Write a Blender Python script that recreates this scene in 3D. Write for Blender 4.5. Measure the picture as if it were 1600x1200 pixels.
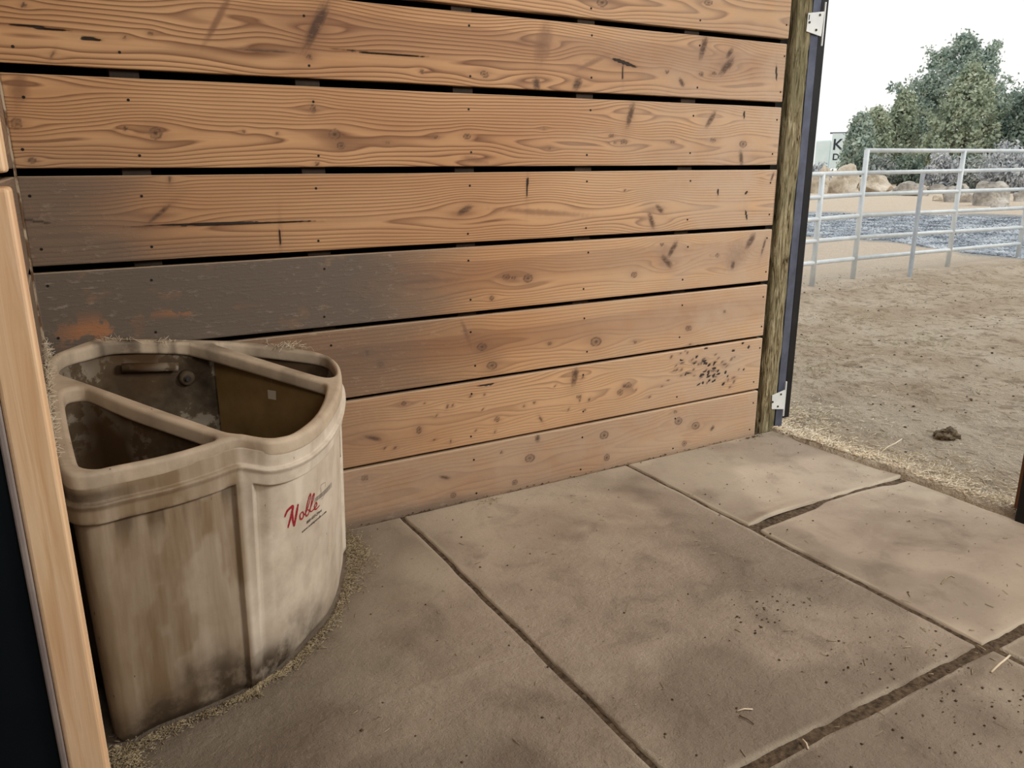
import bpy, bmesh, math, random
import numpy as np
from mathutils import Vector, Matrix, noise as mnoise

for o in list(bpy.data.objects):
    bpy.data.objects.remove(o, do_unlink=True)
SC = bpy.context.scene
COL = SC.collection
rnd = random.Random(7)

# ------------------------------------------------------------------ camera, sky, lights, exposure
F = 1224.364
YAW, PIT, ROL = [math.radians(a) for a in (29.743, 15.637, -0.208)]
CAM = np.array([0.0, -2.954, 1.468])

def cam_dir(u, v):
    c, s = math.cos(ROL), math.sin(ROL); u, v = c*u - s*v, s*u + c*v
    c, s = math.cos(PIT), math.sin(PIT); a, b, z = u, c + s*v, -s + c*v
    c, s = math.cos(YAW), math.sin(YAW)
    return np.array([c*a + s*b, -s*a + c*b, z])

def ray(x, y): return cam_dir((x-800)/F, -(y-600)/F)
def on_z(x, y, z=0.0): r = ray(x, y); return CAM + r*(z-CAM[2])/r[2]
def on_wall(x, y, wy=0.0): r = ray(x, y); return CAM + r*(wy-CAM[1])/r[1]
def at_dist(x, y, d): r = ray(x, y); return CAM + r*d/math.hypot(r[0], r[1])

cd = bpy.data.cameras.new('camera'); cam = bpy.data.objects.new('camera', cd); COL.objects.link(cam)
f_ = cam_dir(0, 0); r_ = cam_dir(1, 0) - f_; u_ = cam_dir(0, 1) - f_
m = Matrix.Identity(4)
for i in range(3):
    m[i][0], m[i][1], m[i][2], m[i][3] = r_[i], u_[i], -f_[i], CAM[i]
cam.matrix_world = m
cd.sensor_width = 36; cd.lens = 36*F/1600; cd.clip_start = 0.05; cd.clip_end = 500
SC.camera = cam

w = bpy.data.worlds.new('sky'); SC.world = w; w.use_nodes = True
bg = w.node_tree.nodes['Background']; bg.inputs[0].default_value = (1.0, 1.0, 0.975, 1); bg.inputs[1].default_value = 1.05

def area(name, loc, target, sx, sy, power, col):
    l = bpy.data.lights.new(name, 'AREA'); l.shape = 'RECTANGLE'; l.size = sx; l.size_y = sy; l.energy = power; l.color = col
    o = bpy.data.objects.new(name, l); COL.objects.link(o); o.location = loc
    o.rotation_euler = (Vector(target)-Vector(loc)).to_track_quat('-Z', 'Y').to_euler(); return o
area('fill_light_right', (2.9, -3.0, 2.55), (1.2, -0.3, 0.6), 1.2, 0.9, 89, (1.0, 0.94, 0.86))  # unseen fill light added on the right to lift the interior
area('fill_light_back', (0.7, -3.9, 2.6), (1.0, 0.0, 1.0), 1.2, 0.8, 30, (1.0, 0.92, 0.82))  # second unseen fill, added behind the camera
sun_d = bpy.data.lights.new('hazy_sun', 'SUN'); sun_d.energy = 0.9; sun_d.angle = math.radians(35); sun_d.color = (1, 0.97, 0.9)
sun = bpy.data.objects.new('hazy_sun', sun_d); COL.objects.link(sun)
sun.rotation_euler = Vector((-0.62, 0.35, -0.75)).to_track_quat('-Z', 'Y').to_euler()
SC.view_settings.view_transform = 'Standard'; SC.view_settings.look = 'None'
SC.view_settings.exposure = 0.0; SC.view_settings.gamma = 1.0; SC.view_settings.use_curve_mapping = False

# ------------------------------------------------------------------ helpers
def lin(r, g, b):
    f = lambda c: (c/255)/12.92 if c/255 <= .04045 else (((c/255)+.055)/1.055)**2.4
    return (f(r), f(g), f(b), 1)

class NT:
    def __init__(s, name, rough=.8, metal=0.0, spec=.3):
        s.m = bpy.data.materials.new(name); s.m.use_nodes = True; s.t = s.m.node_tree
        s.b = s.t.nodes['Principled BSDF']; s.b.inputs['Roughness'].default_value = rough
        s.b.inputs['Metallic'].default_value = metal; s.b.inputs['Specular IOR Level'].default_value = spec
        s._co = None
    def n(s, k, **kw):
        x = s.t.nodes.new(k)
        for a, b in kw.items(): setattr(x, a, b)
        return x
    def l(s, a, b): s.t.links.new(a, b)
    def co(s, scale=(1, 1, 1)):
        c = s.n('ShaderNodeTexCoord'); mp = s.n('ShaderNodeMapping'); mp.inputs['Scale'].default_value = scale
        s.l(c.outputs['Object'], mp.inputs[0]); return mp.outputs[0]
    def noise(s, scale, detail=4, rough=.55, vec=None, dist=0.0):
        x = s.n('ShaderNodeTexNoise'); x.inputs['Scale'].default_value = scale; x.inputs['Detail'].default_value = detail
        x.inputs['Roughness'].default_value = rough; x.inputs['Distortion'].default_value = dist
        s.l(vec if vec is not None else s.co(), x.inputs['Vector']); return x.outputs['Fac']
    def ramp(s, fac, stops):
        x = s.n('ShaderNodeValToRGB'); e = x.color_ramp.elements
        while len(e) < len(stops): e.new(0.5)
        for q, (p, c) in zip(e, stops):
            q.position = p; q.color = c if len(c) == 4 else (*c, 1)
        s.l(fac, x.inputs[0]); return x.outputs[0]
    def vramp(s, fac, a, b):
        x = s.n('ShaderNodeMapRange'); x.inputs[1].default_value = a; x.inputs[2].default_value = b; s.l(fac, x.inputs[0]); return x.outputs[0]
    def mix(s, fac, a, b, mode='MIX'):
        x = s.n('ShaderNodeMix', data_type='RGBA', blend_type=mode)
        for v, i in ((fac, 0), (a, 6), (b, 7)):
            if hasattr(v, 'is_linked') or hasattr(v, 'links'): s.l(v, x.inputs[i])
            else: x.inputs[i].default_value = v
        return x.outputs[2]
    def math(s, op, a, b=None):
        x = s.n('ShaderNodeMath', operation=op)
        for i, v in enumerate((a, b)):
            if v is None: continue
            if hasattr(v, 'links'): s.l(v, x.inputs[i])
            else: x.inputs[i].default_value = v
        return x.outputs[0]
    def attr(s, name):
        x = s.n('ShaderNodeAttribute'); x.attribute_name = name; return x.outputs['Fac']
    def bump(s, h, dist, strength=1.0, prev=None):
        x = s.n('ShaderNodeBump'); x.inputs['Distance'].default_value = dist; x.inputs['Strength'].default_value = strength
        s.l(h, x.inputs['Height'])
        if prev is not None: s.l(prev, x.inputs['Normal'])
        s.l(x.outputs[0], s.b.inputs['Normal']); return x.outputs[0]
    def col(s, c):
        if hasattr(c, 'links'): s.l(c, s.b.inputs['Base Color'])
        else: s.b.inputs['Base Color'].default_value = c
        return s.m

def link(name, me, mat=None, parent=None, smooth=False):
    o = bpy.data.objects.new(name, me); COL.objects.link(o)
    if mat is not None and not me.materials: me.materials.append(mat)
    if parent is not None: o.parent = parent
    if smooth:
        me.polygons.foreach_set('use_smooth', [True]*len(me.polygons))
    return o

def np_mesh(name, V, Fq, attrs=None):
    me = bpy.data.meshes.new(name)
    V = np.asarray(V, float); Fq = np.asarray(Fq, dtype=np.int32); k = Fq.shape[1]
    me.vertices.add(len(V)); me.vertices.foreach_set('co', V.ravel())
    me.loops.add(Fq.size); me.loops.foreach_set('vertex_index', Fq.ravel())
    me.polygons.add(len(Fq)); me.polygons.foreach_set('loop_start', np.arange(0, Fq.size, k, dtype=np.int32))
    me.update(calc_edges=True); me.validate()
    for n, a in (attrs or {}).items():
        at = me.attributes.new(n, 'FLOAT', 'POINT'); at.data.foreach_set('value', np.asarray(a, dtype=np.float32).ravel())
    return me

def grid_faces(nu, nv, wrap_u=False):
    i = np.arange(nu if wrap_u else nu-1)[:, None]; j = np.arange(nv-1)[None, :]
    i2 = (i+1) % nu
    return np.stack([i*nv+j, i2*nv+j, i2*nv+j+1, i*nv+j+1], -1).reshape(-1, 4)

def tag(o, label=None, cat=None, group=None, kind=None):
    if label: o['label'] = label
    if cat: o['category'] = cat
    if group: o['group'] = group
    if kind: o['kind'] = kind
    return o

def empty(name, loc=(0, 0, 0), parent=None):
    o = bpy.data.objects.new(name, None); COL.objects.link(o); o.location = loc; o.empty_display_size = .1
    if parent is not None: o.parent = parent
    return o

def bm_box(bm, lo, hi, bev=0.0, seg=2, rot=None):
    lo, hi = Vector(lo), Vector(hi)
    r = bmesh.ops.create_cube(bm, size=1.0); vs = r['verts']
    c = (lo+hi)/2; s = hi-lo
    for v in vs: v.co = Vector((v.co.x*s.x, v.co.y*s.y, v.co.z*s.z))
    if rot is not None: bmesh.ops.rotate(bm, cent=(0, 0, 0), matrix=rot, verts=vs)
    for v in vs: v.co += c
    if bev > 0:
        es = list({e for v in vs for e in v.link_edges})
        bmesh.ops.bevel(bm, geom=es, offset=bev, segments=seg, affect='EDGES', profile=.5)

def bm_obj(name, bm, mat, parent=None, smooth=False):
    me = bpy.data.meshes.new(name); bm.to_mesh(me); bm.free()
    return link(name, me, mat, parent, smooth)

def box_obj(name, lo, hi, mat, parent=None, bev=0.002, seg=2, loc=None):
    bm = bmesh.new(); bm_box(bm, lo, hi, bev, seg); o = bm_obj(name, bm, mat, parent)
    if loc is not None: o.location = loc
    return o

def tube(bm, pts, rad, seg=10, cap=True):
    pts = [Vector(p) for p in pts]; rings = []
    for i, p in enumerate(pts):
        d = (pts[min(i+1, len(pts)-1)] - pts[max(i-1, 0)]).normalized()
        a = d.orthogonal().normalized() if i == 0 else (prev_a - d*prev_a.dot(d)).normalized()
        prev_a = a; b = d.cross(a)
        r = rad[i] if isinstance(rad, (list, tuple)) else rad
        rings.append([bm.verts.new(p + a*math.cos(t)*r + b*math.sin(t)*r) for t in [2*math.pi*k/seg for k in range(seg)]])
    for A, B in zip(rings, rings[1:]):
        for k in range(seg): bm.faces.new((A[k], A[(k+1) % seg], B[(k+1) % seg], B[k]))
    if cap:
        bm.faces.new(rings[0][::-1]); bm.faces.new(rings[-1])

def vnoise(x, y, seed=0):
    """smooth 2-D value noise in 0..1 (numpy)"""
    xi = np.floor(x).astype(np.int64); yi = np.floor(y).astype(np.int64); fx = x-xi; fy = y-yi
    fx = fx*fx*(3-2*fx); fy = fy*fy*(3-2*fy)
    def h(a, b):
        n = (a*374761393 + b*668265263 + seed*1442695041) & 0xFFFFFFFF
        n = ((n ^ (n >> 13))*1274126177) & 0xFFFFFFFF
        return ((n ^ (n >> 16)) & 0xFFFF)/65535.0
    return (h(xi, yi)*(1-fx)+h(xi+1, yi)*fx)*(1-fy) + (h(xi, yi+1)*(1-fx)+h(xi+1, yi+1)*fx)*fy
def fbm(x, y, seed=0, o=4, g=.5):
    t = 0; a = 1; s = 0
    for k in range(o):
        t = t + a*vnoise(x*2**k, y*2**k, seed+k*17); s += a; a *= g
    return t/s
sstep = lambda a, b, x: (lambda t: t*t*(3-2*t))(np.clip((x-a)/(b-a), 0, 1))

# ------------------------------------------------------------------ materials
def wood_mat(name, light, mid, dark, dustc, knotc, knotc2):
    s = NT(name, rough=.62, spec=.35)
    ph = s.attr('phase'); fr = s.math('FRACT', ph)
    co = s.co()
    ringc = s.ramp(fr, [(0, (0, 0, 0)), (.45, (.18, .18, .18)), (.74, (.75, .75, .75)), (.86, (1, 1, 1)), (.93, (.35, .35, .35)), (1, (0, 0, 0))])
    fib = s.noise(14, 5, .6, s.co((.12, 1, 9)))
    fib2 = s.noise(60, 3, .6, s.co((.05, 1, 4)))
    blot = s.noise(1.6, 3, .5, s.co((.5, 1, 2.2)))
    rstr = s.math('MULTIPLY', ringc, s.attr('ringamt'))
    base = s.mix(s.vramp(blot, .35, .7), light, mid)
    c = s.mix(rstr, base, dark)
    c = s.mix(s.math('MULTIPLY', s.vramp(fib, .40, .75), .40), c, mid)
    c = s.mix(s.math('MULTIPLY', s.vramp(fib2, .55, .8), .25), c, dark)
    c = s.mix(s.math('MULTIPLY', s.attr('stain'), .72), c, knotc2)
    dn = s.noise(5, 6, .62, s.co((1, 1, 1.4)))
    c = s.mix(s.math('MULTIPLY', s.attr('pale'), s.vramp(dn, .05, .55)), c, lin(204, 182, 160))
    brk = s.noise(70, 4, .7, s.co((.35, 1, 1.2)))
    k = s.math('MULTIPLY', s.vramp(s.attr('knot'), .05, .95), s.vramp(brk, .2, .5))
    c = s.mix(k, c, knotc)
    # crack / hole darkness
    c = s.mix(s.vramp(s.math('ADD', s.attr('crack'), s.math('MULTIPLY', brk, .5)), .50, .80), c, (.016, .011, .008, 1))
    # dust: greige film with its own mottling
    df = s.math('MULTIPLY', s.attr('dust_light'), s.vramp(dn, .02, .40))
    fl = s.noise(38, 4, .7, s.co((.45, 1, 1.3)))
    dcol = s.mix(s.math('MULTIPLY', s.vramp(fl, .56, .70), .6), dustc, s.mix(s.vramp(s.noise(3.2, 3, .6), .4, .6), dustc, lin(184, 174, 160)))
    c = s.mix(df, c, dcol)
    bare = s.math('MULTIPLY', s.attr('bare'), s.vramp(s.noise(9, 4, .6), .52, .56))
    c = s.mix(bare, c, lin(172, 124, 90))
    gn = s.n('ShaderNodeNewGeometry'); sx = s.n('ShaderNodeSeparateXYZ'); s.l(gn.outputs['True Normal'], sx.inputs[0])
    c = s.mix(s.math('MULTIPLY', s.vramp(sx.outputs['Z'], .35, .8), .75), c, lin(222, 200, 172))  # pale dust on upward edges, doubling as their painted highlight
    s.col(c)
    h = s.math('ADD', s.math('MULTIPLY', rstr, .6), s.math('MULTIPLY', fib2, .5))
    b1 = s.bump(h, .0012, .6)
    h2 = s.math('SUBTRACT', s.math('MULTIPLY', s.vramp(fl, .5, .75), s.attr('dust_light')), s.math('MULTIPLY', s.attr('crack'), 3.0))
    s.bump(h2, .002, .8, b1)
    return s.m
M = {}
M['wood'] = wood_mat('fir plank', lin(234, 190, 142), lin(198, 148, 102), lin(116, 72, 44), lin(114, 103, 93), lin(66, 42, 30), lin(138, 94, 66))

def simple_noise(name, c1, c2, scale, rough=.8, metal=0, bump=.002, bscale=None, vecscale=(1, 1, 1), spec=.3, lo=.35, hi=.65, detail=5):
    s = NT(name, rough, metal, spec); n = s.noise(scale, detail, .6, s.co(vecscale))
    s.col(s.mix(s.vramp(n, lo, hi), c1, c2))
    if bump: s.bump(s.noise(bscale or scale*3, 5, .6, s.co(vecscale)), bump, .7)
    return s.m

def post_mat():
    s = NT('rough treated timber', .9, 0, .15)
    g = s.noise(22, 6, .65, s.co((2.2, 2.2, .22)), 2.2); f = s.noise(5, 3, .5, s.co((2, 2, .5)))
    c = s.ramp(g, [(.36, lin(52, 42, 28)), (.45, lin(128, 114, 86)), (.54, lin(168, 156, 124)), (.68, lin(200, 192, 164))])
    c = s.mix(s.math('MULTIPLY', s.vramp(f, .4, .65), .5), c, lin(98, 100, 74))
    s.col(c); s.bump(g, .012, 1.0); return s.m
M['post'] = post_mat()

def lumber_mat():
    s = NT('pale lumber', .6, 0, .3)
    g = s.noise(9, 4, .55, s.co((9, 6, .45)), .6); k = s.noise(2.5, 2, .5)
    c = s.ramp(g, [(.30, lin(226, 184, 142)), (.5, lin(240, 206, 166)), (.62, lin(246, 216, 180)), (.72, lin(224, 180, 138))])
    c = s.mix(s.math('MULTIPLY', s.vramp(k, .45, .7), .35), c, lin(220, 168, 132))
    s.col(c); s.bump(g, .001, .6); return s.m
M['lumber'] = lumber_mat()
M['navy'] = simple_noise('navy black powder coat', (.0025, .005, .009, 1), (.004, .009, .013, 1), 3, .55, 0, 0, spec=.2)
M['steel_edge'] = simple_noise('grey steel edge', lin(150, 140, 140), lin(176, 166, 162), 8, .5, .3, .0004)
M['black'] = simple_noise('black steel', lin(24, 24, 26), lin(38, 37, 38), 6, .45, .2, .0005)
M['rail'] = simple_noise('slate steel channel', lin(80, 84, 100), lin(104, 110, 130), 7, .42, .35, .0005)
M['zinc'] = simple_noise('zinc plate', lin(226, 232, 234), lin(240, 244, 244), 9, .4, .15, .0003)
M['bolt'] = simple_noise('dull bolt', lin(60, 58, 56), lin(96, 92, 88), 30, .5, .6, 0)
M['stud'] = simple_noise('shaded stud', lin(52, 44, 38), lin(72, 62, 54), 8, .85, 0, .002)
M['dark'] = simple_noise('dark siding', (.004, .005, .007, 1), (.012, .012, .013, 1), 4, .8, 0, 0)
M['roof'] = simple_noise('roof sheet', lin(150, 140, 125), lin(170, 158, 140), 2, .7, 0, 0)
M['brown_wood'] = simple_noise('brown jamb timber', lin(112, 78, 54), lin(142, 104, 74), 8, .75, 0, .002, vecscale=(3, 3, .4))
M['screw'] = simple_noise('screw head', (.01, .008, .007, 1), (.03, .025, .02, 1), 20, .6, .3, 0)
M['whitewash'] = simple_noise('weathered paint crust', lin(120, 92, 70), lin(200, 184, 160), 28, .9, 0, .004, vecscale=(1, 1, .5), lo=.45, hi=.55)

def plastic_mat(name, a, b, grime_shade, amt):
    s = NT(name, .52, 0, .35)
    n1 = s.noise(2.2, 4, .6); st = s.noise(7, 4, .65, s.co((1.6, 1.6, .16)))
    c = s.mix(s.vramp(n1, .3, .7), a, b)
    g = s.noise(6, 6, .65)
    c = s.mix(s.math('MULTIPLY', s.vramp(st, .56, .72), .18*amt), c, grime_shade)
    c = s.mix(s.math('MULTIPLY', s.vramp(g, .45, .75), .5*amt), c, grime_shade)
    # caked dirt from the attribute (low edge, bands)
    d = s.math('MULTIPLY', s.attr('dirt'), s.vramp(s.noise(11, 5, .65), .15, .55))
    c = s.mix(s.math('MULTIPLY', s.vramp(s.attr('grime_shade'), 0, 1), s.vramp(st, -.3, .6)), c, lin(138, 118, 92))
    c = s.mix(d, c, lin(74, 62, 50))
    sp = s.noise(75, 2, .5, s.co((1, 1, .45)))
    c = s.mix(s.math('MULTIPLY', s.vramp(sp, .745, .77), .8), c, lin(52, 40, 30))
    s.col(c); s.bump(s.noise(40, 4, .6), .0012, .6); return s.m
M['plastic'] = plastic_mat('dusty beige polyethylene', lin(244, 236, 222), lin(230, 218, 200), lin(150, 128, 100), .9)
M['rim'] = plastic_mat('dusty beige rim', lin(226, 212, 190), lin(200, 182, 158), lin(128, 108, 88), .9)
def tub_mat():
    s = NT('dirty tub lining', .7, 0, .25)
    g = s.noise(5, 6, .65); g2 = s.noise(2.4, 3, .5)
    c = s.ramp(g, [(.38, lin(62, 54, 44)), (.48, lin(92, 84, 70)), (.535, lin(112, 102, 86)), (.56, lin(190, 182, 166))])
    c = s.mix(s.vramp(g2, .38, .62), c, lin(86, 66, 44)); s.col(c); s.bump(g, .004, .7); return s.m
M['tub'] = tub_mat()
M['tub_brown'] = simple_noise('brown tub lining', lin(120, 96, 58), lin(164, 138, 92), 3, .6, 0, .002)
M['red_ink'] = NT('red ink', .6).col(lin(166, 40, 54)); M['black_ink'] = NT('black ink', .6).col(lin(45, 42, 46))
M['white_patch'] = NT('pale sticker', .6).col(lin(214, 206, 192))

def mat_rubber():
    s = NT('dusty rubber mat', .78, 0, .28)
    big = s.noise(1.1, 4, .55); med = s.noise(5, 6, .62, None, .4); fine = s.noise(60, 5, .7); gr = s.noise(260, 2, .6)
    c = s.mix(s.vramp(big, .36, .62), lin(156, 142, 127), lin(186, 172, 156))
    c = s.mix(s.math('MULTIPLY', s.vramp(med, .5, .72), .45), c, lin(194, 181, 164))
    c = s.mix(s.math('MULTIPLY', s.vramp(med, .47, .28), .55), c, lin(112, 102, 88))
    c = s.mix(s.math('MULTIPLY', s.attr('dirt_shade'), .85), c, lin(98, 88, 76))
    c = s.mix(s.attr('pale'), c, lin(204, 195, 176))
    c = s.mix(s.math('MULTIPLY', s.vramp(fine, .60, .70), .35), c, lin(104, 92, 78))
    c = s.mix(s.math('MULTIPLY', s.vramp(fine, .40, .30), .3), c, lin(206, 194, 170))
    s.col(c)
    r = s.math('MULTIPLY', s.attr('rough'), 1.0)
    h = s.math('MULTIPLY', s.math('ADD', s.math('MULTIPLY', s.noise(20, 7, .72, None, 0), 1.0), s.math('MULTIPLY', gr, .12)), r)
    s.bump(h, .017, .95); return s.m
M['rubber'] = mat_rubber()
M['seam_dirt'] = simple_noise('packed seam dirt', lin(58, 48, 38), lin(112, 96, 78), 60, .95, 0, .008, bscale=80)
M['straw'] = simple_noise('dry straw', lin(228, 212, 184), lin(244, 234, 214), 15, .8, 0, 0)
M['straw_dull'] = simple_noise('dusty straw', lin(158, 144, 116), lin(202, 188, 158), 15, .85, 0, 0)
M['crumb'] = simple_noise('dirt crumb', lin(70, 56, 44), lin(120, 102, 82), 20, .95, 0, 0)
M['clod'] = simple_noise('dark clod', lin(84, 74, 60), lin(138, 122, 98), 30, .95, 0, .01)

def sand_mat():
    s = NT('churned sand', .95, 0, .12)
    n = s.noise(1.3, 5, .6); n2 = s.noise(9, 5, .65, s.co((1, 1, 1))); f = s.noise(70, 4, .7)
    c = s.mix(s.vramp(n, .38, .62), lin(204, 184, 160), lin(226, 210, 188))
    c = s.mix(s.math('MULTIPLY', s.vramp(n2, .50, .64), .6), c, lin(146, 122, 98))
    c = s.mix(s.math('MULTIPLY', s.attr('hay'), .8), c, lin(230, 216, 194))
    c = s.mix(s.attr('pale'), c, lin(240, 224, 204))
    c = s.mix(s.attr('gravel'), c, s.mix(s.vramp(s.noise(26, 3, .6), .4, .6), lin(128, 134, 142), lin(182, 190, 198)))
    c = s.mix(s.math('MULTIPLY', s.vramp(f, .58, .7), .35), c, lin(122, 102, 80))
    s.col(c)
    s.bump(s.math('ADD', s.math('ADD', s.noise(16, 6, .7), s.math('MULTIPLY', s.noise(4, 4, .6, None, 1.0), 1.5)), s.math('MULTIPLY', f, .25)), .09, 1.0); return s.m
M['sand'] = sand_mat()
def rock_mat(name, a, b, c3):
    s = NT(name, .9, 0, .2); n = s.noise(1.4, 6, .65); n2 = s.noise(5, 4, .6)
    c = s.ramp(n, [(.35, a), (.5, b), (.66, c3)]); c = s.mix(s.math('MULTIPLY', s.vramp(n2, .55, .65), .5), c, a); s.col(c)
    s.bump(n2, .06, .8); return s.m
M['rock_tan'] = rock_mat('tan boulder', lin(164, 150, 132), lin(206, 194, 176), lin(232, 224, 212))
M['rock_grey'] = rock_mat('grey boulder', lin(120, 116, 110), lin(182, 176, 168), lin(220, 214, 206))
M['gravel'] = rock_mat('blue grey gravel', lin(110, 118, 128), lin(168, 176, 186), lin(214, 220, 226))
M['pipe'] = simple_noise('white galvanised pipe', lin(206, 214, 220), lin(226, 232, 234), 5, .45, .1, 0)
M['pipe_grey'] = simple_noise('grey steel post', lin(168, 176, 186), lin(190, 198, 206), 5, .5, .2, 0)
M['trailer'] = simple_noise('pale painted panel', lin(222, 240, 244), lin(232, 246, 248), 1, .5, 0, 0)  # panel colour lightened to paint in the haze
M['letter'] = NT('dark lettering', .6).col(lin(56, 62, 72))
M['bark'] = simple_noise('juniper bark', lin(84, 76, 68), lin(128, 116, 104), 9, .95, 0, .02, vecscale=(2, 2, .4))
def leaf(name, a, b):
    s = NT(name, .85, 0, .15); n = s.noise(1.1, 3, .6); s.col(s.mix(s.vramp(n, .35, .65), a, b)); return s.m
M['leaf_blue'] = leaf('blue green needles', lin(132, 152, 144), lin(190, 202, 188))  # needle colours lightened to stand for the haze over the trees
M['leaf_olive'] = leaf('olive needles', lin(142, 156, 136), lin(198, 206, 182))
M['leaf_dark'] = leaf('dark needles', lin(96, 114, 106), lin(144, 158, 144))
M['sage'] = leaf('grey sagebrush', lin(170, 174, 180), lin(216, 220, 222))
M['scrub'] = leaf('grey green scrub', lin(140, 148, 146), lin(186, 192, 188))

# ------------------------------------------------------------------ wall of planks
CORNER_X, END_X = -0.089, 3.264
# (plank z0, z1)
SEAMS = [0.0, .259, .558, .8545, 1.147, 1.450, 1.755, 2.050, 2.352, 2.655]
GAPS = [.0, .013, .015, .019, .021, .024, .027, .026, .026, .026]
# knots measured on the wall: (px x, px y, length px, width px, image angle deg, kind) kind r=round, s=spike, c=crack, b=blotch
KN = [
 (26,193,20,18,0,'r'),(243,208,22,20,0,'r'),(195,201,8,7,0,'r'),(523,210,20,17,0,'r'),(533,228,14,12,0,'r'),(489,170,14,9,90,'r'),
 (30,138,55,34,80,'b'),(50,250,12,10,0,'r'),(495,256,8,7,0,'r'),(730,213,12,9,0,'r'),(680,213,8,7,0,'r'),(380,206,6,5,0,'r'),(434,209,6,5,0,'r'),
 (605,223,7,5,0,'r'),(742,250,44,12,-10,'b'),(955,212,8,7,0,'r'),(975,222,11,8,0,'r'),(961,223,6,5,0,'r'),(858,232,7,6,0,'r'),(1051,222,6,5,0,'r'),
 (1114,219,9,7,0,'r'),(1161,225,12,11,0,'r'),(1158,247,26,8,95,'s'),(985,179,44,11,75,'s'),(1111,186,32,9,58,'s'),(1163,179,14,3,90,'c'),(850,201,4,4,0,'r'),
 (340,30,92,12,62,'b'),(495,38,92,22,64,'s'),(484,90,10,8,0,'r'),(757,116,14,10,-20,'r'),(659,111,9,6,-40,'r'),(140,61,42,6,-6,'c'),(235,52,8,7,0,'r'),(195,59,7,5,0,'r'),
 (82,85,15,5,60,'s'),(37,8,10,8,0,'r'),(600,84,190,2.5,-5,'c'),(60,43,110,2.5,-6,'c'),(410,79,110,6,-4,'s'),(849,66,66,26,78,'b'),(838,131,22,14,100,'s'),(902,131,24,16,60,'s'),
 (925,98,60,8,25,'b'),(975,98,50,6,-20,'c'),(1099,74,42,11,75,'s'),(1140,83,20,8,52,'s'),(1136,103,38,13,50,'s'),(1042,112,7,6,0,'r'),(1096,116,8,7,0,'r'),(1116,115,8,6,0,'r'),
 (1065,129,16,8,-60,'s'),(973,115,28,2.5,90,'c'),(1213,114,28,3,90,'c'),(941,4,18,14,0,'r'),(1107,4,14,9,0,'r'),
 (250,333,46,8,40,'s'),(369,349,315,4.5,1.5,'c'),(438,367,36,3,92,'c'),(727,328,30,12,28,'s'),(824,291,40,3,88,'c'),(1018,345,30,9,-72,'s'),(1031,327,18,9,-45,'s'),
 (1122,300,12,2.5,90,'c'),(1166,335,20,3,-80,'c'),(1207,276,18,4,70,'s'),(1166,301,8,3,45,'c'),(976,297,5,4,0,'r'),(58,345,60,3,-8,'c'),(265,280,14,6,90,'s'),(850,332,150,10,-4,'b'),
 (572,445,8,8,0,'r'),(791,433,12,10,0,'r'),(803,434,8,6,0,'r'),(825,435,15,13,0,'r'),(991,429,10,9,0,'r'),(1051,389,32,9,60,'s'),(1042,409,26,11,-50,'s'),(1034,382,6,6,0,'r'),
 (1173,376,30,10,60,'s'),(1193,385,32,4,75,'s'),(1121,399,6,6,0,'r'),(1145,414,16,8,80,'s'),(1150,400,50,34,40,'b'),(768,466,7,7,0,'r'),(660,440,130,8,3,'b'),
 (753,542,16,12,0,'r'),(769,571,17,13,0,'r'),(931,534,18,15,0,'r'),(1076,513,10,9,0,'r'),(859,537,7,6,0,'r'),(728,520,44,7,-70,'b'),(574,551,8,8,0,'r'),(594,569,9,8,0,'r'),(1132,487,5,5,0,'r'),(992,534,6,5,0,'r'),
 (898,588,32,12,80,'s'),(982,602,10,9,0,'r'),(969,613,10,9,0,'r'),(905,620,8,7,0,'r'),(655,672,11,9,90,'r'),(777,655,9,8,0,'r'),(631,631,8,8,0,'r'),(584,685,30,8,-12,'s'),
 (845,655,11,4,-60,'s'),(699,635,8,4,70,'s'),(835,629,4,4,0,'r'),(819,634,4,4,0,'r'),(760,602,34,3,8,'c'),
 (944,680,14,13,0,'r'),(1060,658,12,12,0,'r'),(1087,665,13,12,0,'r'),(948,715,9,11,0,'r'),(840,685,14,9,90,'s'),(828,716,16,13,0,'r'),(1113,669,11,5,50,'s'),(1055,644,6,5,0,'r'),
 (804,754,9,9,0,'r'),(708,774,10,9,0,'r'),(784,707,5,5,0,'r'),(695,746,18,7,-10,'s'),(570,747,12,9,0,'r'),(1069,693,8,8,0,'r'),
]
kr = random.Random(3)
for _ in range(75):   # pecked chew marks at the door end of the second-lowest plank
    a, b = kr.gauss(1105, 30), kr.gauss(575, 16)
    KN.append((a, b, kr.uniform(4, 9), kr.uniform(2, 4), kr.uniform(-10, 60), 'c' if kr.random() < .5 else 's'))
for _ in range(26):
    a, b = kr.uniform(600, 1180), 0
    b = 640 - (a-540)*.19 + kr.uniform(10, 90)
    KN.append((a, b, kr.uniform(4, 8), kr.uniform(2, 3.5), kr.uniform(0, 90), 's'))
KW = []
for (px, py, L_, W_, an, kd) in KN:
    p = on_wall(px, py); ca, sa = math.cos(math.radians(an)), math.sin(math.radians(an))
    q = on_wall(px+ca*2, py-sa*2)-p; n = on_wall(px+sa*2, py+ca*2)-p
    KW.append((p[0], p[2], L_/2*math.hypot(q[0], q[2])/2, W_/2*math.hypot(n[0], n[2])/2, math.atan2(q[2], q[0]), kd))

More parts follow.
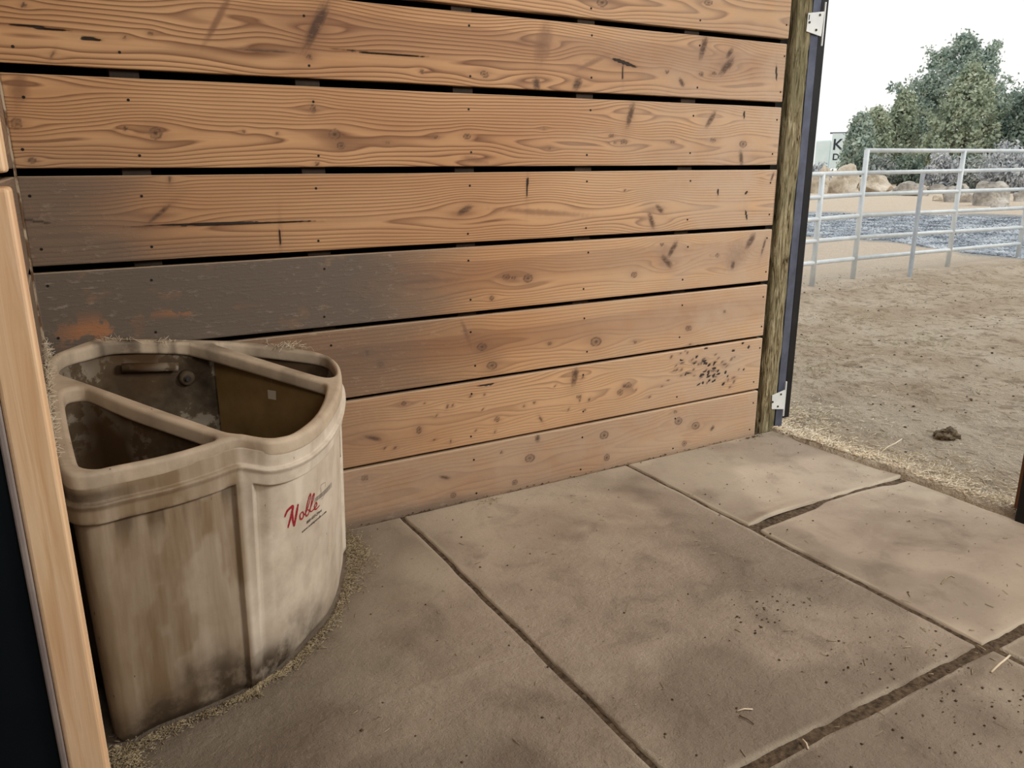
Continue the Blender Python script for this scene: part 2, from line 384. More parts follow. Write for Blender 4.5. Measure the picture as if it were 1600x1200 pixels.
SCREWX = [-.045, .261, .863, 1.49, 2.083, 2.678, 3.235]
def wall_fields(X, Z, k, z0, z1):
    """attribute fields for the plank k at wall points (X, Z)"""
    rs = random.Random(100+k); wd = z1-z0
    pith = {0: .45, 1: .5, 2: .55, 3: .42, 4: .35, 5: .33, 6: .30, 7: .3, 8: .4}.get(k, .4)
    zc = z0 + wd*pith + .012*(fbm(X*1.3, X*0+k*5.1, 31+k, 3)-.5)*2
    h = .006 + .085*fbm(X*1.0, X*0+k*2.3, 11+k, 2)**1.6
    dz = Z-zc + .010*(fbm(X*2.2, Z*5+k, 5+k, 3)-.5)
    knot = np.zeros_like(X); crack = np.zeros_like(X); stain = np.zeros_like(X)
    ringamt = np.full_like(X, {4: .9, 5: 1.0, 6: 1.0, 7: .9}.get(k, .55)) + .55*(fbm(X*1.1, Z*9, 61+k, 3)-.5)
    bend = np.zeros_like(X); kring = np.zeros_like(X); kmask = np.zeros_like(X)
    for (kx, kz, a, b, th, kd) in KW:
        if kz < z0-.03 or kz > z1+.03: continue
        R = min(max(math.sqrt(a*b), .006)*1.5, .045); near = np.abs(X-kx) < max(.45, a*4)
        x = X[near]-kx; z = Z[near]-kz
        if not len(x): continue
        u = (x*math.cos(th)+z*math.sin(th)); v = (-x*math.sin(th)+z*math.cos(th))
        rg = .16*(fbm(X[near]*90, Z[near]*90, 7, 2)-.5)
        if kd == 'c':
            b = max(b, .0035)
            r = np.sqrt((u/a)**2+(v/b)**2)+rg*2
            crack[near] = np.maximum(crack[near], sstep(1.15, .6, r)*.85); stain[near] += .35*np.exp(-(r/2.2)**2)
            continue
        if kd == 'b':
            r = np.sqrt((u/a)**2+(v/b)**2)+rg*2.5
            stain[near] += sstep(1.35, .5, r)*.75; knot[near] = np.maximum(knot[near], sstep(1.1, .1, r)*.28)
        else:
            a_, b_ = max(a, .004), max(b, .0035)
            r = np.sqrt((u/a_)**2+(v/b_)**2)+rg
            if kd == 's':
                br = .35*(fbm(u/a_*2+9, v/b_*9, 3, 2)-.5)
                knot[near] = np.maximum(knot[near], sstep(1.25, .35, r+br*1.4)*.82); stain[near] += .5*np.exp(-(r/1.8)**2)
            else:
                kk = sstep(1.08, .9, r)
                tone = .62 + .3*np.sin(r*9)+.3*sstep(.35, 0, r)
                knot[near] = np.maximum(knot[near], kk*np.clip(tone, 0, 1)*.85)
                stain[near] += .45*np.exp(-(r/2.0)**2)
        # the grain flows round the knot
        rr = np.sqrt((x/1.7)**2+z**2)
        bend[near] += z/np.sqrt(z*z+(.6*R)**2)*R*np.exp(-(rr/(2.3*R))**2)*-.95
    dz = dz + bend
    ph = np.sqrt(dz**2+h**2)*(74+rs.uniform(-12, 12)) + .5*fbm(X*3, Z*20, 77+k, 3)
    # dust film; its slight rise towards the door end stands for light haze
    n = fbm(X*3.1, Z*7, 201, 4)
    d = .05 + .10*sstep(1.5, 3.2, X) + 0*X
    if k == 3: d = np.maximum(d, sstep(1.7, .95, X+.35*(n-.5))*1.0)
    if k == 4: d = np.maximum(d, sstep(.80, .2, X+.5*(Z-1.0)+.4*(n-.5)+.1*(Z-z0)/wd)*.85); d = np.maximum(d, .55*sstep(1.0, .2, X)*sstep(.5, 0., (Z-z0)/wd))
    if k == 5: d = np.maximum(d, .25*sstep(.8, -.1, X+.4*(n-.5))*sstep(.6, .0, (Z-z0)/wd))
    if k == 2: d = np.maximum(d, sstep(1.75, 1.0, X+.5*(n-.5))*.68)
    if k == 1: d = np.maximum(d, sstep(1.5, .6, X+.6*(n-.5))*.45)
    if k == 0: d = np.maximum(d, .42 + .2*(n-.5)+.3*sstep(.09, .0, Z-z0))
    if k in (1, 2, 3): d = d + .10*(n-.3)
    pale = .60*sstep(1.3, 3.2, X)*(.5+n)  # paler towards the door end: light haze painted into the wood
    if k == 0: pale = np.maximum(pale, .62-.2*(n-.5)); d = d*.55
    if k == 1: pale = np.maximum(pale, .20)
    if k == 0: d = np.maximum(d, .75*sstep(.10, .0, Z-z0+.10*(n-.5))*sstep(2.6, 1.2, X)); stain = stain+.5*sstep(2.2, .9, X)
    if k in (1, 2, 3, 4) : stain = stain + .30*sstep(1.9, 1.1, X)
    bare = np.exp(-((X-.06)/.10)**2-((Z-.93)/.045)**2)+.9*np.exp(-((X-.38)/.12)**2-((Z-.97)/.012)**2) if k == 3 else 0*X
    # darker sapwood band under the top edge of some planks, pale band on the arris
    t = (Z-z0)/wd
    top = {6: .80, 3: .80, 2: .74, 7: .15}.get(k)
    if top: stain = stain + .55*sstep(top+.03, top, t+.05*(fbm(X*1.2, X*0, 9+k, 2)-.5)*2)*sstep(.15, .6, t)*sstep(.2, .9, X)
    return dict(phase=ph, knot=np.clip(knot, 0, 1), crack=np.clip(crack, 0, 1), stain=np.clip(stain, 0, 1),
                ringamt=np.clip(ringamt, 0, 1)*(1-.75*np.clip(knot, 0, 1)), dust_light=np.clip(d, 0, 1), bare=np.clip(bare*1.2, 0, 1), pale=np.clip(pale, 0, 1))

def plank_mesh(name, xs, z0, z1, y_front, thick, fields, seed, r=.005):
    rs = random.Random(seed); nr = max(4, int((z1-z0)/.0055))
    prof = [(y_front+thick, z0), (y_front+r, z0)]
    for a in (30, 60, 90): prof.append((y_front+r-r*math.sin(math.radians(a)), z0+r-r*math.cos(math.radians(a))))
    for i in range(1, nr): prof.append((y_front, z0+r+(z1-z0-2*r)*i/nr))
    for a in (0, 30, 60, 90): prof.append((y_front+r-r*math.cos(math.radians(a)), z1-r+r*math.sin(math.radians(a))))
    prof.append((y_front+thick, z1)); prof.append((y_front+thick, z0))
    P = np.array(prof); nv = len(P); nu = len(xs)
    V = np.zeros((nu, nv, 3)); V[:, :, 0] = xs[:, None]; V[:, :, 1] = P[:, 0][None]; V[:, :, 2] = P[:, 1][None]
    # slight waviness of edges
    wv = .0016*(fbm(xs*1.7, xs*0+seed, 3, 3)-.5)*2
    V[:, :, 2] += wv[:, None]*np.sign(P[:, 1]-(z0+z1)/2)[None]
    V = V.reshape(-1, 3); Fq = grid_faces(nu, nv)
    at = fields(V[:, 0], V[:, 2])
    n0 = len(V)
    me = np_mesh(name, V, Fq, at)
    bm = bmesh.new(); bm.from_mesh(me)
    es = [e for e in bm.edges if e.is_boundary]
    bmesh.ops.holes_fill(bm, edges=es, sides=0); bmesh.ops.recalc_face_normals(bm, faces=bm.faces)
    bm.to_mesh(me); bm.free()
    return me

wall_back = empty('wall_back'); tag(wall_back, kind='structure')
xs_full = np.arange(CORNER_X+.004, END_X+.001, .0058)
for k in range(9):
    z0 = SEAMS[k] + (GAPS[k]/2 if k else -.012); z1 = SEAMS[k+1]-GAPS[k+1]/2
    e = END_X + kr.uniform(-.004, .004)
    xs = xs_full.copy(); xs[-1] = e
    step = 1
    if k == 8: xs = xs[::3]
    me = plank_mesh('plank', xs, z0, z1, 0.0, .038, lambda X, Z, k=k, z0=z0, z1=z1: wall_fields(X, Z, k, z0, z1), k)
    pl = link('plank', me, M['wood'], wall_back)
    # screw heads of this plank, one joined mesh
    bm = bmesh.new()
    for sx in SCREWX:
        for f in (.17, .80):
            zz = z0+(z1-z0)*(f+kr.uniform(-.05, .05)); xx = sx+kr.uniform(-.015, .015)
            tube(bm, [(xx, -.0012, zz), (xx, .004, zz)], .0048, 8)
    tag(bm_obj('screw_heads', bm, M['screw'], pl), kind='stuff')
# studs, and a near-black sheet added for the darkness behind the gaps
for sx in SCREWX[1:-1]:
    box_obj('stud', (sx-.045, .042, 0), (sx+.045, .13, 2.66), M['stud'], wall_back, .003)
box_obj('gap_backing', (-.3, .14, -.1), (3.31, .15, 2.75), M['dark'], wall_back, 0)

# left wall: planks seen almost edge-on
wall_left = empty('wall_left'); tag(wall_left, kind='structure')
for k in range(9):
    z0 = SEAMS[k] + (GAPS[k]/2 if k else .003); z1 = SEAMS[k+1]-GAPS[k+1]/2
    xs = np.arange(-1.90, -.004, .012)
    def fl(X, Z, k=k, z0=z0, z1=z1):
        f = wall_fields(X+60, Z, k, z0, z1); f['dust_light'] = np.clip(f['dust_light']*0+.75-.25*(Z > 1.5), 0, 1); f['bare'] = X*0; return f  # heavier film low down also paints in the shade on this wall
    me = plank_mesh('plank', xs, z0, z1, 0, .038, fl, 50+k)
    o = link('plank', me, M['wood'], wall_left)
    o.rotation_euler = (0, 0, math.radians(90)); o.location = (CORNER_X, 0, 0)   # x axis -> +y, front faces +x
# crusted, chewed edge strip in the corner
bm = bmesh.new(); bm_box(bm, (CORNER_X, -.035, .9), (CORNER_X+.006, -.005, 2.2), 0)
bmesh.ops.subdivide_edges(bm, edges=bm.edges[:], cuts=24, use_grid_fill=True)
for v in bm.verts:
    v.co.x += .004*mnoise.noise(v.co*60); v.co.y += .008*mnoise.noise(v.co*23)
bm_obj('corner_crust', bm, M['whitewash'], wall_left)
box_obj('gap_backing', (CORNER_X-.08, -1.92, -.05), (CORNER_X-.06, .13, 2.7), M['dark'], wall_left, 0)  # same near-black sheet for the darkness behind these gaps

# ceiling
ce = box_obj('ceiling', (-3.0, -4.9, 2.74), (3.75, .3, 2.78), M['roof'], None, 0); tag(ce, kind='structure')

# right and front walls of the stall, outside the picture
wall_right = empty('wall_right'); tag(wall_right, kind='structure')
wall_front = empty('wall_front'); tag(wall_front, kind='structure')
for k in range(9):
    z0 = SEAMS[k]+.008; z1 = SEAMS[k+1]-.008
    box_obj('plank', (3.45, -4.95, z0), (3.49, -1.48, z1), M['brown_wood'], wall_right, .004)
    box_obj('plank', (-3.0, -5.0, z0), (3.45, -4.96, z1), M['brown_wood'], wall_front, .004)
sd = box_obj('wall_aisle', (-3.05, -5.0, 0), (-3.0, .3, 2.74), M['brown_wood'], None, 0); tag(sd, kind='structure')
sd = box_obj('aisle_floor', (-3.0, -5.0, -.06), (-.1, .14, -.02), M['seam_dirt'], None, 0); tag(sd, kind='structure')

# ------------------------------------------------------------------ floor of rubber mats
floor = empty('floor'); tag(floor, kind='structure')
MATS = [  # x0, x1, y0(front), y1(back), curl
 (-.085, 1.132, -1.130, -.003), (1.132, 2.352, -1.815, -.003), (2.352, 3.425, -.855, -.003), (2.362, 3.40, -1.815, -.880),
 (-.085, 1.132, -2.95, -1.130), (1.150, 2.375, -3.66, -1.835), (2.385, 3.45, -3.66, -1.835), (-.085, 1.140, -4.2, -2.96), (1.15, 3.45, -4.6, -3.67)]
def ground_lap(Y): return .03*(fbm(Y*3.3, Y*0+3, 41, 3)-.5)*2
for mi, (x0, x1, y0, y1) in enumerate(MATS):
    st = .0125 if mi < 7 else .05
    g = .0065
    x0 += g; x1 -= g; y0 += g*(mi != 0); y1 -= g*(mi != 4)
    xs = np.linspace(x0, x1, int((x1-x0)/st)+1); ys = np.linspace(y0, y1, int((y1-y0)/st)+1)
    # rounded edge rows: skirt
    r = .006
    xs = np.concatenate([[x0, x0+r*.3, x0+r], xs[1:-1], [x1-r, x1-r*.3, x1]]); ys = np.concatenate([[y0, y0+r*.3, y0+r], ys[1:-1], [y1-r, y1-r*.3, y1]])
    X, Y = np.meshgrid(xs, ys, indexing='ij')
    ex = np.minimum(X-x0, x1-X); ey = np.minimum(Y-y0, y1-Y)
    if mi == 0: ey = y1-Y
    if mi == 4: ey = Y-y0
    e = np.minimum(ex, ey)
    Zh = -.016*sstep(.007, -.002, e)*1.0
    Zh = Zh + .003*(fbm(X*1.6, Y*1.6, 12+mi, 3)-.5) + .0012*(fbm(X*14, Y*14, 5, 3)-.5)*2
    if mi in (0, 4): Zh = Zh+.011*np.exp(-((Y+1.12+.05*(fbm(X*3, X*0, 6, 3)-.5))/.022)**2)*fbm(X*6, Y*6, 9, 3)*sstep(.2, .6, X)
    Xw, Yw = X.copy(), Y.copy()
    # wavy, worn mat outlines
    wob = .010*(fbm(X*5, Y*5, 88, 3)-.5)*2
    Xw += wob*np.exp(-(ex/.05)**2); Yw += .008*(fbm(X*5+7, Y*5, 89, 3)-.5)*2*np.exp(-(ey/.05)**2)*(y1 < -.01)
    if mi == 2:   # lifted torn front edge
        Zh += .016*np.exp(-((Y-y0)/.06)**2)*sstep(3.0, 2.5, X)*sstep(2.34, 2.5, X)+.008*np.exp(-((Y-y0)/.08)**2)*sstep(3.2, 3.42, X)
        Yw += .05*np.exp(-((Y-y0)/.1)**2)*np.sin((X-2.35)*2.6)*.55 + .02*np.exp(-((Y-y0)/.1)**2)
    if mi == 3:
        Yw += .05*np.exp(-((Y-y1)/.1)**2)*np.sin((X-2.35)*2.6)*.55 + (.012+.026*sstep(2.72, 2.85, X)*sstep(3.3, 3.2, X))*np.exp(-((Y-y1)/.1)**2)
    V = np.stack([Xw, Yw, Zh], -1).reshape(-1, 3); nu, nv = len(xs), len(ys)
    fx, fy = V[:, 0], V[:, 1]
    dirt_shade = sstep(.50, .60, fbm(fx*1.3+4, fy*1.3, 300, 4))*.45
    rad = np.hypot(fx-CORNER_X, fy)
    dirt_shade = np.maximum(dirt_shade, sstep(1.5, 1.05, rad+.35*(fbm(fx*3, fy*3, 301, 3)-.5))*.75)  # dirt round the feeder with its soft shadow painted in
    dirt_shade = np.maximum(dirt_shade, sstep(-1.80, -1.95, fy)*.45*sstep(1.9, 2.5, fx))
    pale = np.exp(-((fx-1.02)/.13)**2-((fy+.50)/.20)**2)*.5+np.exp(-((fx-1.65)/.28)**2-((fy+.42)/.2)**2)*.45*sstep(.4, .6, fbm(fx*4, fy*4, 17, 3))
    pale = pale + sstep(.52, .62, fbm(fx*1.5+9, fy*1.5, 305, 4))*.28
    pale = np.maximum(pale, sstep(.15, .0, np.abs(rad-1.06-.05*fbm(fx*5, fy*5, 3, 2)))*.22)
    pale = np.maximum(pale, sstep(.022, .006, e.reshape(-1))*.55*sstep(.35, .6, fbm(fx*6, fy*6, 21, 2)))
    rough = .35 + .8*sstep(-.4, -1.2, fy)*sstep(3.2, 2.2, fx) if mi in (0, 1, 4, 5, 6) else .18+0*fx
    me = np_mesh('rubber_mat', V, grid_faces(nu, nv), dict(dirt_shade=np.clip(dirt_shade, 0, 1), pale=np.clip(pale, 0, 1), rough=rough))
    o = link('rubber_mat', me, M['rubber'], floor, True)
# packed dirt under and in the joints
sb = []
xs = np.arange(-.1, 3.5, .02); ys = np.arange(-4.6, .14, .02); X, Y = np.meshgrid(xs, ys, indexing='ij')
V = np.stack([X, Y, -.0075+.007*(fbm(X*22, Y*22, 55, 3)-.5)*1.6], -1).reshape(-1, 3)
me = np_mesh('packed_dirt', V, grid_faces(len(xs), len(ys)))
o = link('packed_dirt', me, M['seam_dirt'], floor, True)

# ------------------------------------------------------------------ outside ground
def graded(a, b, st, out, gr=1.09, lo=None):
    L_ = list(np.arange(a, b, st)); s_ = st; x = b
    while x < out: L_.append(x); s_ *= gr; x += s_
    L_.append(out)
    if lo is not None:
        s_ = st; x = a-st; pre = []
        while x > lo: pre.append(x); s_ *= gr; x -= s_
        pre.append(lo); L_ = pre[::-1]+L_
    return np.array(L_)
gx = graded(3.6, 13, .045, 160); gx = np.concatenate([[-60, -30, -12, -5, -2, 0, 1.5, 2.9, 3.2], np.arange(3.3, 3.595, .015), gx]); gy = graded(-2.4, 7.5, .045, 160, lo=-60)
X, Y = np.meshgrid(gx, gy, indexing='ij')
inside = sstep(3.405+ground_lap(Y), 3.35+ground_lap(Y), X)
fence_y = 3.8+(X-8.3)*.085
arena = sstep(fence_y-.1, fence_y-.9, Y)
Zg = -.005 + .05*(fbm(X*1.1, Y*1.1, 70, 3)-.5)*arena + .045*(fbm(X*3.6, Y*3.6, 71, 3)-.5)*(.25+.75*arena)*sstep(3.4, 3.9, X) + .022*(fbm(X*9, Y*9, 72, 2)-.5)*arena
Zg += .11*np.exp(-((Y-fence_y+.75-.3*(fbm(X*1.2, X*0, 4, 2)-.5))/.16)**2)*fbm(X*2.2, Y, 6, 2)
Zg += .03*(fbm(X*.15, Y*.15, 7, 3)-.5)*sstep(8, 20, X)
Zg += -.045*inside
Zg -= .035
Zg += .049*sstep(3.75, 3.40, X)*(1-inside)
d = np.hypot(X, Y+2.95)
hay = np.clip(np.exp(-((X-3.9-.1*(Y+1))/.55)**2)*sstep(1.6, -.6, Y)*1.1*fbm(X*4, Y*4, 15, 3)*1.5, 0, 1)
hay = np.maximum(hay, np.exp(-((X-4.25)/.5)**2-((Y+.35)/.38)**2)*.85)
pale = sstep(-.5, .3, Y-fence_y+.35*(fbm(X*1.5, Y*1.5, 8, 3)-.5)*2)*.85
# gravel drive beyond the fence: a band that narrows towards the left
gA = np.array([on_z(1262, 395, -.05), on_z(1380, 392, -.05), on_z(1500, 394, -.05), on_z(1600, 400, -.05)])
dist = d; azm = np.degrees(np.arctan2(X, Y+2.954))
near_d = np.interp(azm, [49, 52, 55, 57, 59.4, 62.8], [18.2, 18, 17.8, 16.8, 15.9, 15.4]); far_d = np.interp(azm, [49, 56, 63], [27, 28, 29])
wob = 1.6*(fbm(X*.9, Y*.9, 44, 3)-.5)
grav = sstep(-.4, .5, dist-near_d+wob)*sstep(.8, -1.2, dist-far_d+2*wob)
me = np_mesh('ground', np.stack([X, Y, Zg], -1).reshape(-1, 3), grid_faces(len(gx), len(gy)), dict(hay=hay, pale=np.clip(pale, 0, 1), gravel=grav*.9))
gr_o = link('ground', me, M['sand'], None, True); tag(gr_o, kind='structure')
def ground_h(x, y):
    i = int(np.clip(np.searchsorted(gx, x)-1, 0, len(gx)-2)); j = int(np.clip(np.searchsorted(gy, y)-1, 0, len(gy)-2))
    return float(Zg[i:i+2, j:j+2].mean())

# ------------------------------------------------------------------ corner feeder
FD = empty('corner_feeder', (0.36, -.42, 0))
tag(FD, 'beige plastic corner hay feeder with three openings and red printed logo', 'feeder')
FO = Vector((0.36, -.42, 0))
PAIRS = [((-.080,-.26),(-.068,-.26)),((-.080,-.5),(-.070,-.5)),((-.078,-.80),(-.068,-.77)),((-.074,-.93),(-.063,-.89)),((-.055,-.99),(-.050,-.940)),((-.01,-1.0),(-.010,-.955)),
 ((.05,-.978),(.06,-.930)),((.16,-.937),(.165,-.915)),((.268,-.879),(.262,-.896)),((.318,-.845),(.30,-.884)),((.355,-.832),(.325,-.872)),((.392,-.850),(.358,-.855)),((.43,-.866),(.40,-.835)),
 ((.488,-.849),(.462,-.79)),((.558,-.795),(.54,-.715)),((.64,-.69),(.63,-.62)),((.722,-.545),(.70,-.50)),((.768,-.44),(.735,-.42)),((.805,-.33),(.785,-.30)),((.826,-.226),(.81,-.21)),
 ((.812,-.15),(.80,-.12)),((.768,-.100),(.75,-.075)),((.629,-.034),(.62,-.045)),((.51,-.006),(.5,-.03)),((.35,-.004),(.35,-.03)),((.15,-.006),(.16,-.03)),((.065,-.024),(.09,-.05)),((-.03,-.135),(-.02,-.14)),((-.065,-.19),(-.055,-.19))]
TP = np.array([p[0] for p in PAIRS]); BP = np.array([p[1] for p in PAIRS])
def catmull(P, n):
    m_ = len(P); out = []
    for i in range(m_):
        a, b, c, d_ = P[(i-1) % m_], P[i], P[(i+1) % m_], P[(i+2) % m_]
        for k in range(n):
            t = k/n; out.append(.5*((2*b)+(-a+c)*t+(2*a-5*b+4*c-d_)*t*t+(-a+3*b-3*c+d_)*t**3))
    return np.array(out)
SUB = 28
TO, BO = catmull(TP, SUB), catmull(BP, SUB)
def rimz(x, y): return .93-.2*((x+.089)-y)/1.41421
def normals(O):
    t = np.roll(O, -1, 0)-np.roll(O, 1, 0); n = np.stack([t[:, 1], -t[:, 0]], 1); n /= np.linalg.norm(n, axis=1)[:, None]; return n
cen = np.array([.3, -.4])
NTo = normals(TO)
if ((TO-cen)*NTo).sum() < 0: NTo = -NTo
tt = np.arange(len(TO))/SUB            # control-point parameter
LP0, LP1, RP0, RP1 = 1.6, 9.35, 10.75, 19.0   # panel limits (left panel, right panel)
def side_profile(t, s):
    """outward offset at parameter t and distance s below the rim"""
    base = np.where(s < .062, 0.0, .009)
    base = -.014*sstep(.014, .0, s) + 0.012*sstep(.057, .062, s) - .006*sstep(.064, .080, s)
    in_l = sstep(LP0-.03, LP0+.03, t)*sstep(LP1+.035, LP1-.035, t); in_r = sstep(RP0-.035, RP0+.035, t)*sstep(RP1+.035, RP1-.035, t)
    top_l = .115; top_r = .112-.035*sstep(14.5, 18.5, t)
    pan = np.maximum(in_l*sstep(top_l-.003, top_l+.004, s), in_r*sstep(top_r-.003, top_r+.004, s))
    return base - .018*pan
def surf(ti, w_):
    """body surface point: ti index array on outline, w_ 0 top .. 1 bottom"""
    P = TO[ti]*(1-w_)[:, None]+BO[ti]*w_[:, None]; zt = rimz(TO[ti][:, 0], TO[ti][:, 1])-.012
    z = zt*(1-w_); s = zt-z
    off = side_profile(tt[ti], s)
    off = off - .012*sstep(.03, 0, z)**2
    P = P+NTo[ti]*off[:, None]
    P[:, 1] = np.minimum(P[:, 1], -.004); P[:, 0] = np.maximum(P[:, 0], CORNER_X+.004)
    return np.column_stack([P, z]), s
ws = np.concatenate([np.linspace(0, .22, 62), np.linspace(.22, 1, 60)[1:]])
nT = len(TO); ti = np.repeat(np.arange(nT), len(ws)); wv = np.tile(ws, nT)
V, s_ = surf(ti, wv)
tz = V[:, 2]
nz = fbm(V[:, 0]*9+V[:, 1]*7, tz*7, 500, 4)
dirt = sstep(.20, .02, tz+.10*(nz-.5)*2+.05*(tt[ti]-10)/6*(tt[ti] > 10))*1.0*sstep(19, 12, tt[ti])
dirt = np.maximum(dirt, .85*sstep(.0, .02, s_-.02)*sstep(.085, .05, s_)*sstep(7.5, 4.5, tt[ti])*(.4+.6*(nz > .45)))
grime_shade = .78*sstep(10.3, 9.4, tt[ti])+.22*sstep(9, 4, tt[ti])+.22*sstep(.45, .62, nz)*(tt[ti] < 16)  # grime, with the less lit left panel painted darker
dirt = np.maximum(dirt, .62*sstep(.10, .115, s_)*sstep(.22, .12, s_)*sstep(.4, .6, fbm(V[:, 0]*30+V[:, 1]*20, tz*5, 510, 3))*sstep(10.5, 9, tt[ti]))
me = np_mesh('body', V-np.array(FO), grid_faces(nT, len(ws), True)[:, ::-1], dict(dirt=dirt, grime_shade=np.clip(grime_shade, 0, 1)))
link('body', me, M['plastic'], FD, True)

def fill_obj(name, loops, ext, bev, mat, zf, parent, attr=None, off=0.0):
    """rounded slab with holes from 2-D loops, laid on the surface z = zf(x, y)"""
    cu = bpy.data.curves.new(name, 'CURVE'); cu.dimensions = '2D'; cu.fill_mode = 'BOTH'; cu.extrude = ext; cu.bevel_depth = bev; cu.bevel_resolution = 4; cu.offset = -bev
    for Lp in loops:
        sp = cu.splines.new('POLY'); sp.points.add(len(Lp)-1); sp.use_cyclic_u = True
        for q, p in zip(sp.points, Lp): q.co = (p[0], p[1], 0, 1)
    t = bpy.data.objects.new('tmp', cu); COL.objects.link(t)
    dg = bpy.context.evaluated_depsgraph_get(); me = bpy.data.meshes.new_from_object(t.evaluated_get(dg)); bpy.data.objects.remove(t)
    n = len(me.vertices); co = np.zeros(n*3); me.vertices.foreach_get('co', co); co = co.reshape(-1, 3)
    co[:, 2] += zf(co[:, 0], co[:, 1])+off-(ext+bev)
    if attr is not None:
        at = me.attributes.new('dirt', 'FLOAT', 'POINT'); at.data.foreach_set('value', attr(co).astype(np.float32))
    co -= np.array(FO); me.vertices.foreach_set('co', co.ravel()); me.update(); me.materials.clear()
    o = link(name, me, mat, parent)
    return o
def rsmooth(P, n=10): return catmull(np.array(P), n)
H_L = [(-.042,-.53),(-.036,-.49),(-.022,-.473),(.0,-.468),(.02,-.485),(.10,-.60),(.20,-.715),(.275,-.80),(.287,-.822),(.282,-.838),(.262,-.85),(.204,-.885),(.13,-.92),(.062,-.947),(.02,-.963),(0,-.966),(-.018,-.958),(-.027,-.935),(-.032,-.86),(-.038,-.72),(-.041,-.60)]
H_M = [(-.046,-.31),(-.045,-.24),(-.028,-.19),(.0,-.155),(.04,-.120),(.085,-.078),(.12,-.058),(.18,-.047),(.25,-.045),(.30,-.047),(.335,-.054),(.36,-.074),(.44,-.15),(.55,-.265),(.64,-.36),(.69,-.412),(.706,-.435),(.700,-.465),(.665,-.555),(.615,-.655),(.565,-.73),(.50,-.803),(.46,-.825),(.43,-.828),(.40,-.815),(.375,-.80),(.35,-.792),(.325,-.775),(.26,-.70),(.16,-.585),(.06,-.465),(-.01,-.385),(-.038,-.352)]
H_R = [(.450,-.052),(.458,-.043),(.48,-.041),(.56,-.062),(.66,-.095),(.745,-.128),(.785,-.155),(.797,-.19),(.795,-.25),(.784,-.31),(.766,-.35),(.745,-.365),(.725,-.358),(.69,-.325),(.60,-.225),(.51,-.12)]
def rim_dirt(co):
    n = fbm(co[:, 0]*12, co[:, 1]*12, 600, 4)
    back = sstep(.16, .02, -co[:, 1])*sstep(.7, .3, co[:, 0])
    return np.clip(.75*back*sstep(.45, .55, n)+.3*sstep(.55, .7, n), 0, 1)
OUTER = TO + NTo*.0
OUTER = np.column_stack([np.maximum(OUTER[:, 0], CORNER_X+.004), np.minimum(OUTER[:, 1], -.003)])
def grow(L_, d):
    n = normals(L_); c_ = L_.mean(0)
    if ((L_-c_)*n).sum() < 0: n = -n
    return L_+n*d
fill_obj('rim', [OUTER, grow(rsmooth(H_L, 6), .005), grow(rsmooth(H_M, 6), .007), grow(rsmooth(H_R, 6), .006)], .012, .012, M['rim'], rimz, FD, rim_dirt, .006)

def tub(name, loop, zfl, mat, draft=.0, walls=None):
    P = np.array(loop); n = len(P); c = P.mean(0); lv = 14
    V = []
    for i in range(n):
        for j in range(lv):
            f = j/(lv-1); dr_ = (draft if draft > 0 else .11*(6.5 < i/n*17)*(P[i][1] < -.38)); p = P[i]*(1-dr_*f)+c*dr_*f; z1_ = rimz(*P[i])-.02
            V.append((p[0], p[1], z1_*(1-f)+zfl*f))
    V = np.array(V); Fq = grid_faces(n, lv, True)
    me = np_mesh(name, V-np.array(FO), Fq)
    bm = bmesh.new(); bm.from_mesh(me); bm.verts.ensure_lookup_table()
    bm.faces.new([bm.verts[i*lv+lv-1] for i in range(n)]); bm.to_mesh(me); bm.free()
    return link(name, me, mat, FD, False)
MT = [(-.068,-.36),(-.068,-.24),(-.04,-.17),(.08,-.045),(.14,-.024),(.455,-.028),(.52,-.10),(.745,-.375),(.73,-.46),(.68,-.57),(.62,-.68),(.56,-.76),(.49,-.825),(.43,-.842),(.37,-.812),(.30,-.76),(-.05,-.375)]
def densify(P, st=.03):
    out = []
    for i in range(len(P)):
        a, b = np.array(P[i]), np.array(P[(i+1) % len(P)]); k = max(1, int(np.linalg.norm(b-a)/st))
        for q in range(k): out.append(a+(b-a)*q/k)
    return out
hc = tub('hay_tub', densify(MT), .22, M['tub'], .0)
tub('grain_tub', densify([(-.06,-.55),(-.055,-.46),(.01,-.455),(.31,-.80),(.30,-.845),(.2,-.90),(.05,-.962),(-.02,-.98),(-.05,-.95)]), .42, M['tub'], .16)
tub('grain_tub', densify([(.43,-.03),(.47,-.024),(.64,-.06),(.80,-.14),(.812,-.22),(.79,-.34),(.76,-.375),(.73,-.37)]), .45, M['tub'], .05)
# brown inner partition facing the camera, with a square pale sticker
pa, pb = np.array([.432, -.044]), np.array([.722, -.392])
bm = bmesh.new()
vs = [bm.verts.new(Vector((q[0], q[1], z))-FO) for q, z in ((pa, .24), (pb, .24), (pb, rimz(*pb)-.025), (pa, rimz(*pa)-.025))]
bm.faces.new(vs); r = bmesh.ops.extrude_face_region(bm, geom=bm.faces[:])
nrm = np.array([-(pb-pa)[1], (pb-pa)[0]]); nrm /= np.linalg.norm(nrm)
if nrm[1] > 0: nrm = -nrm
bmesh.ops.translate(bm, verts=[v for v in r['geom'] if isinstance(v, bmesh.types.BMVert)], vec=(nrm[0]*.006, nrm[1]*.006, 0))
bmesh.ops.recalc_face_normals(bm, faces=bm.faces)
bm_obj('partition', bm, M['tub_brown'], FD)
def on_part(x, y):
    r_ = ray(x, y); q = pa+nrm*.0075; t = ((q[0]-CAM[0])*nrm[0]+(q[1]-CAM[1])*nrm[1])/(r_[0]*nrm[0]+r_[1]*nrm[1]); return CAM+r_*t
bm = bmesh.new(); vs = [bm.verts.new(Vector(on_part(*p))-FO) for p in ((418, 609), (431, 611), (431.5, 625), (419, 623))]
bm.faces.new(vs); bm_obj('sticker', bm, M['white_patch'], FD)
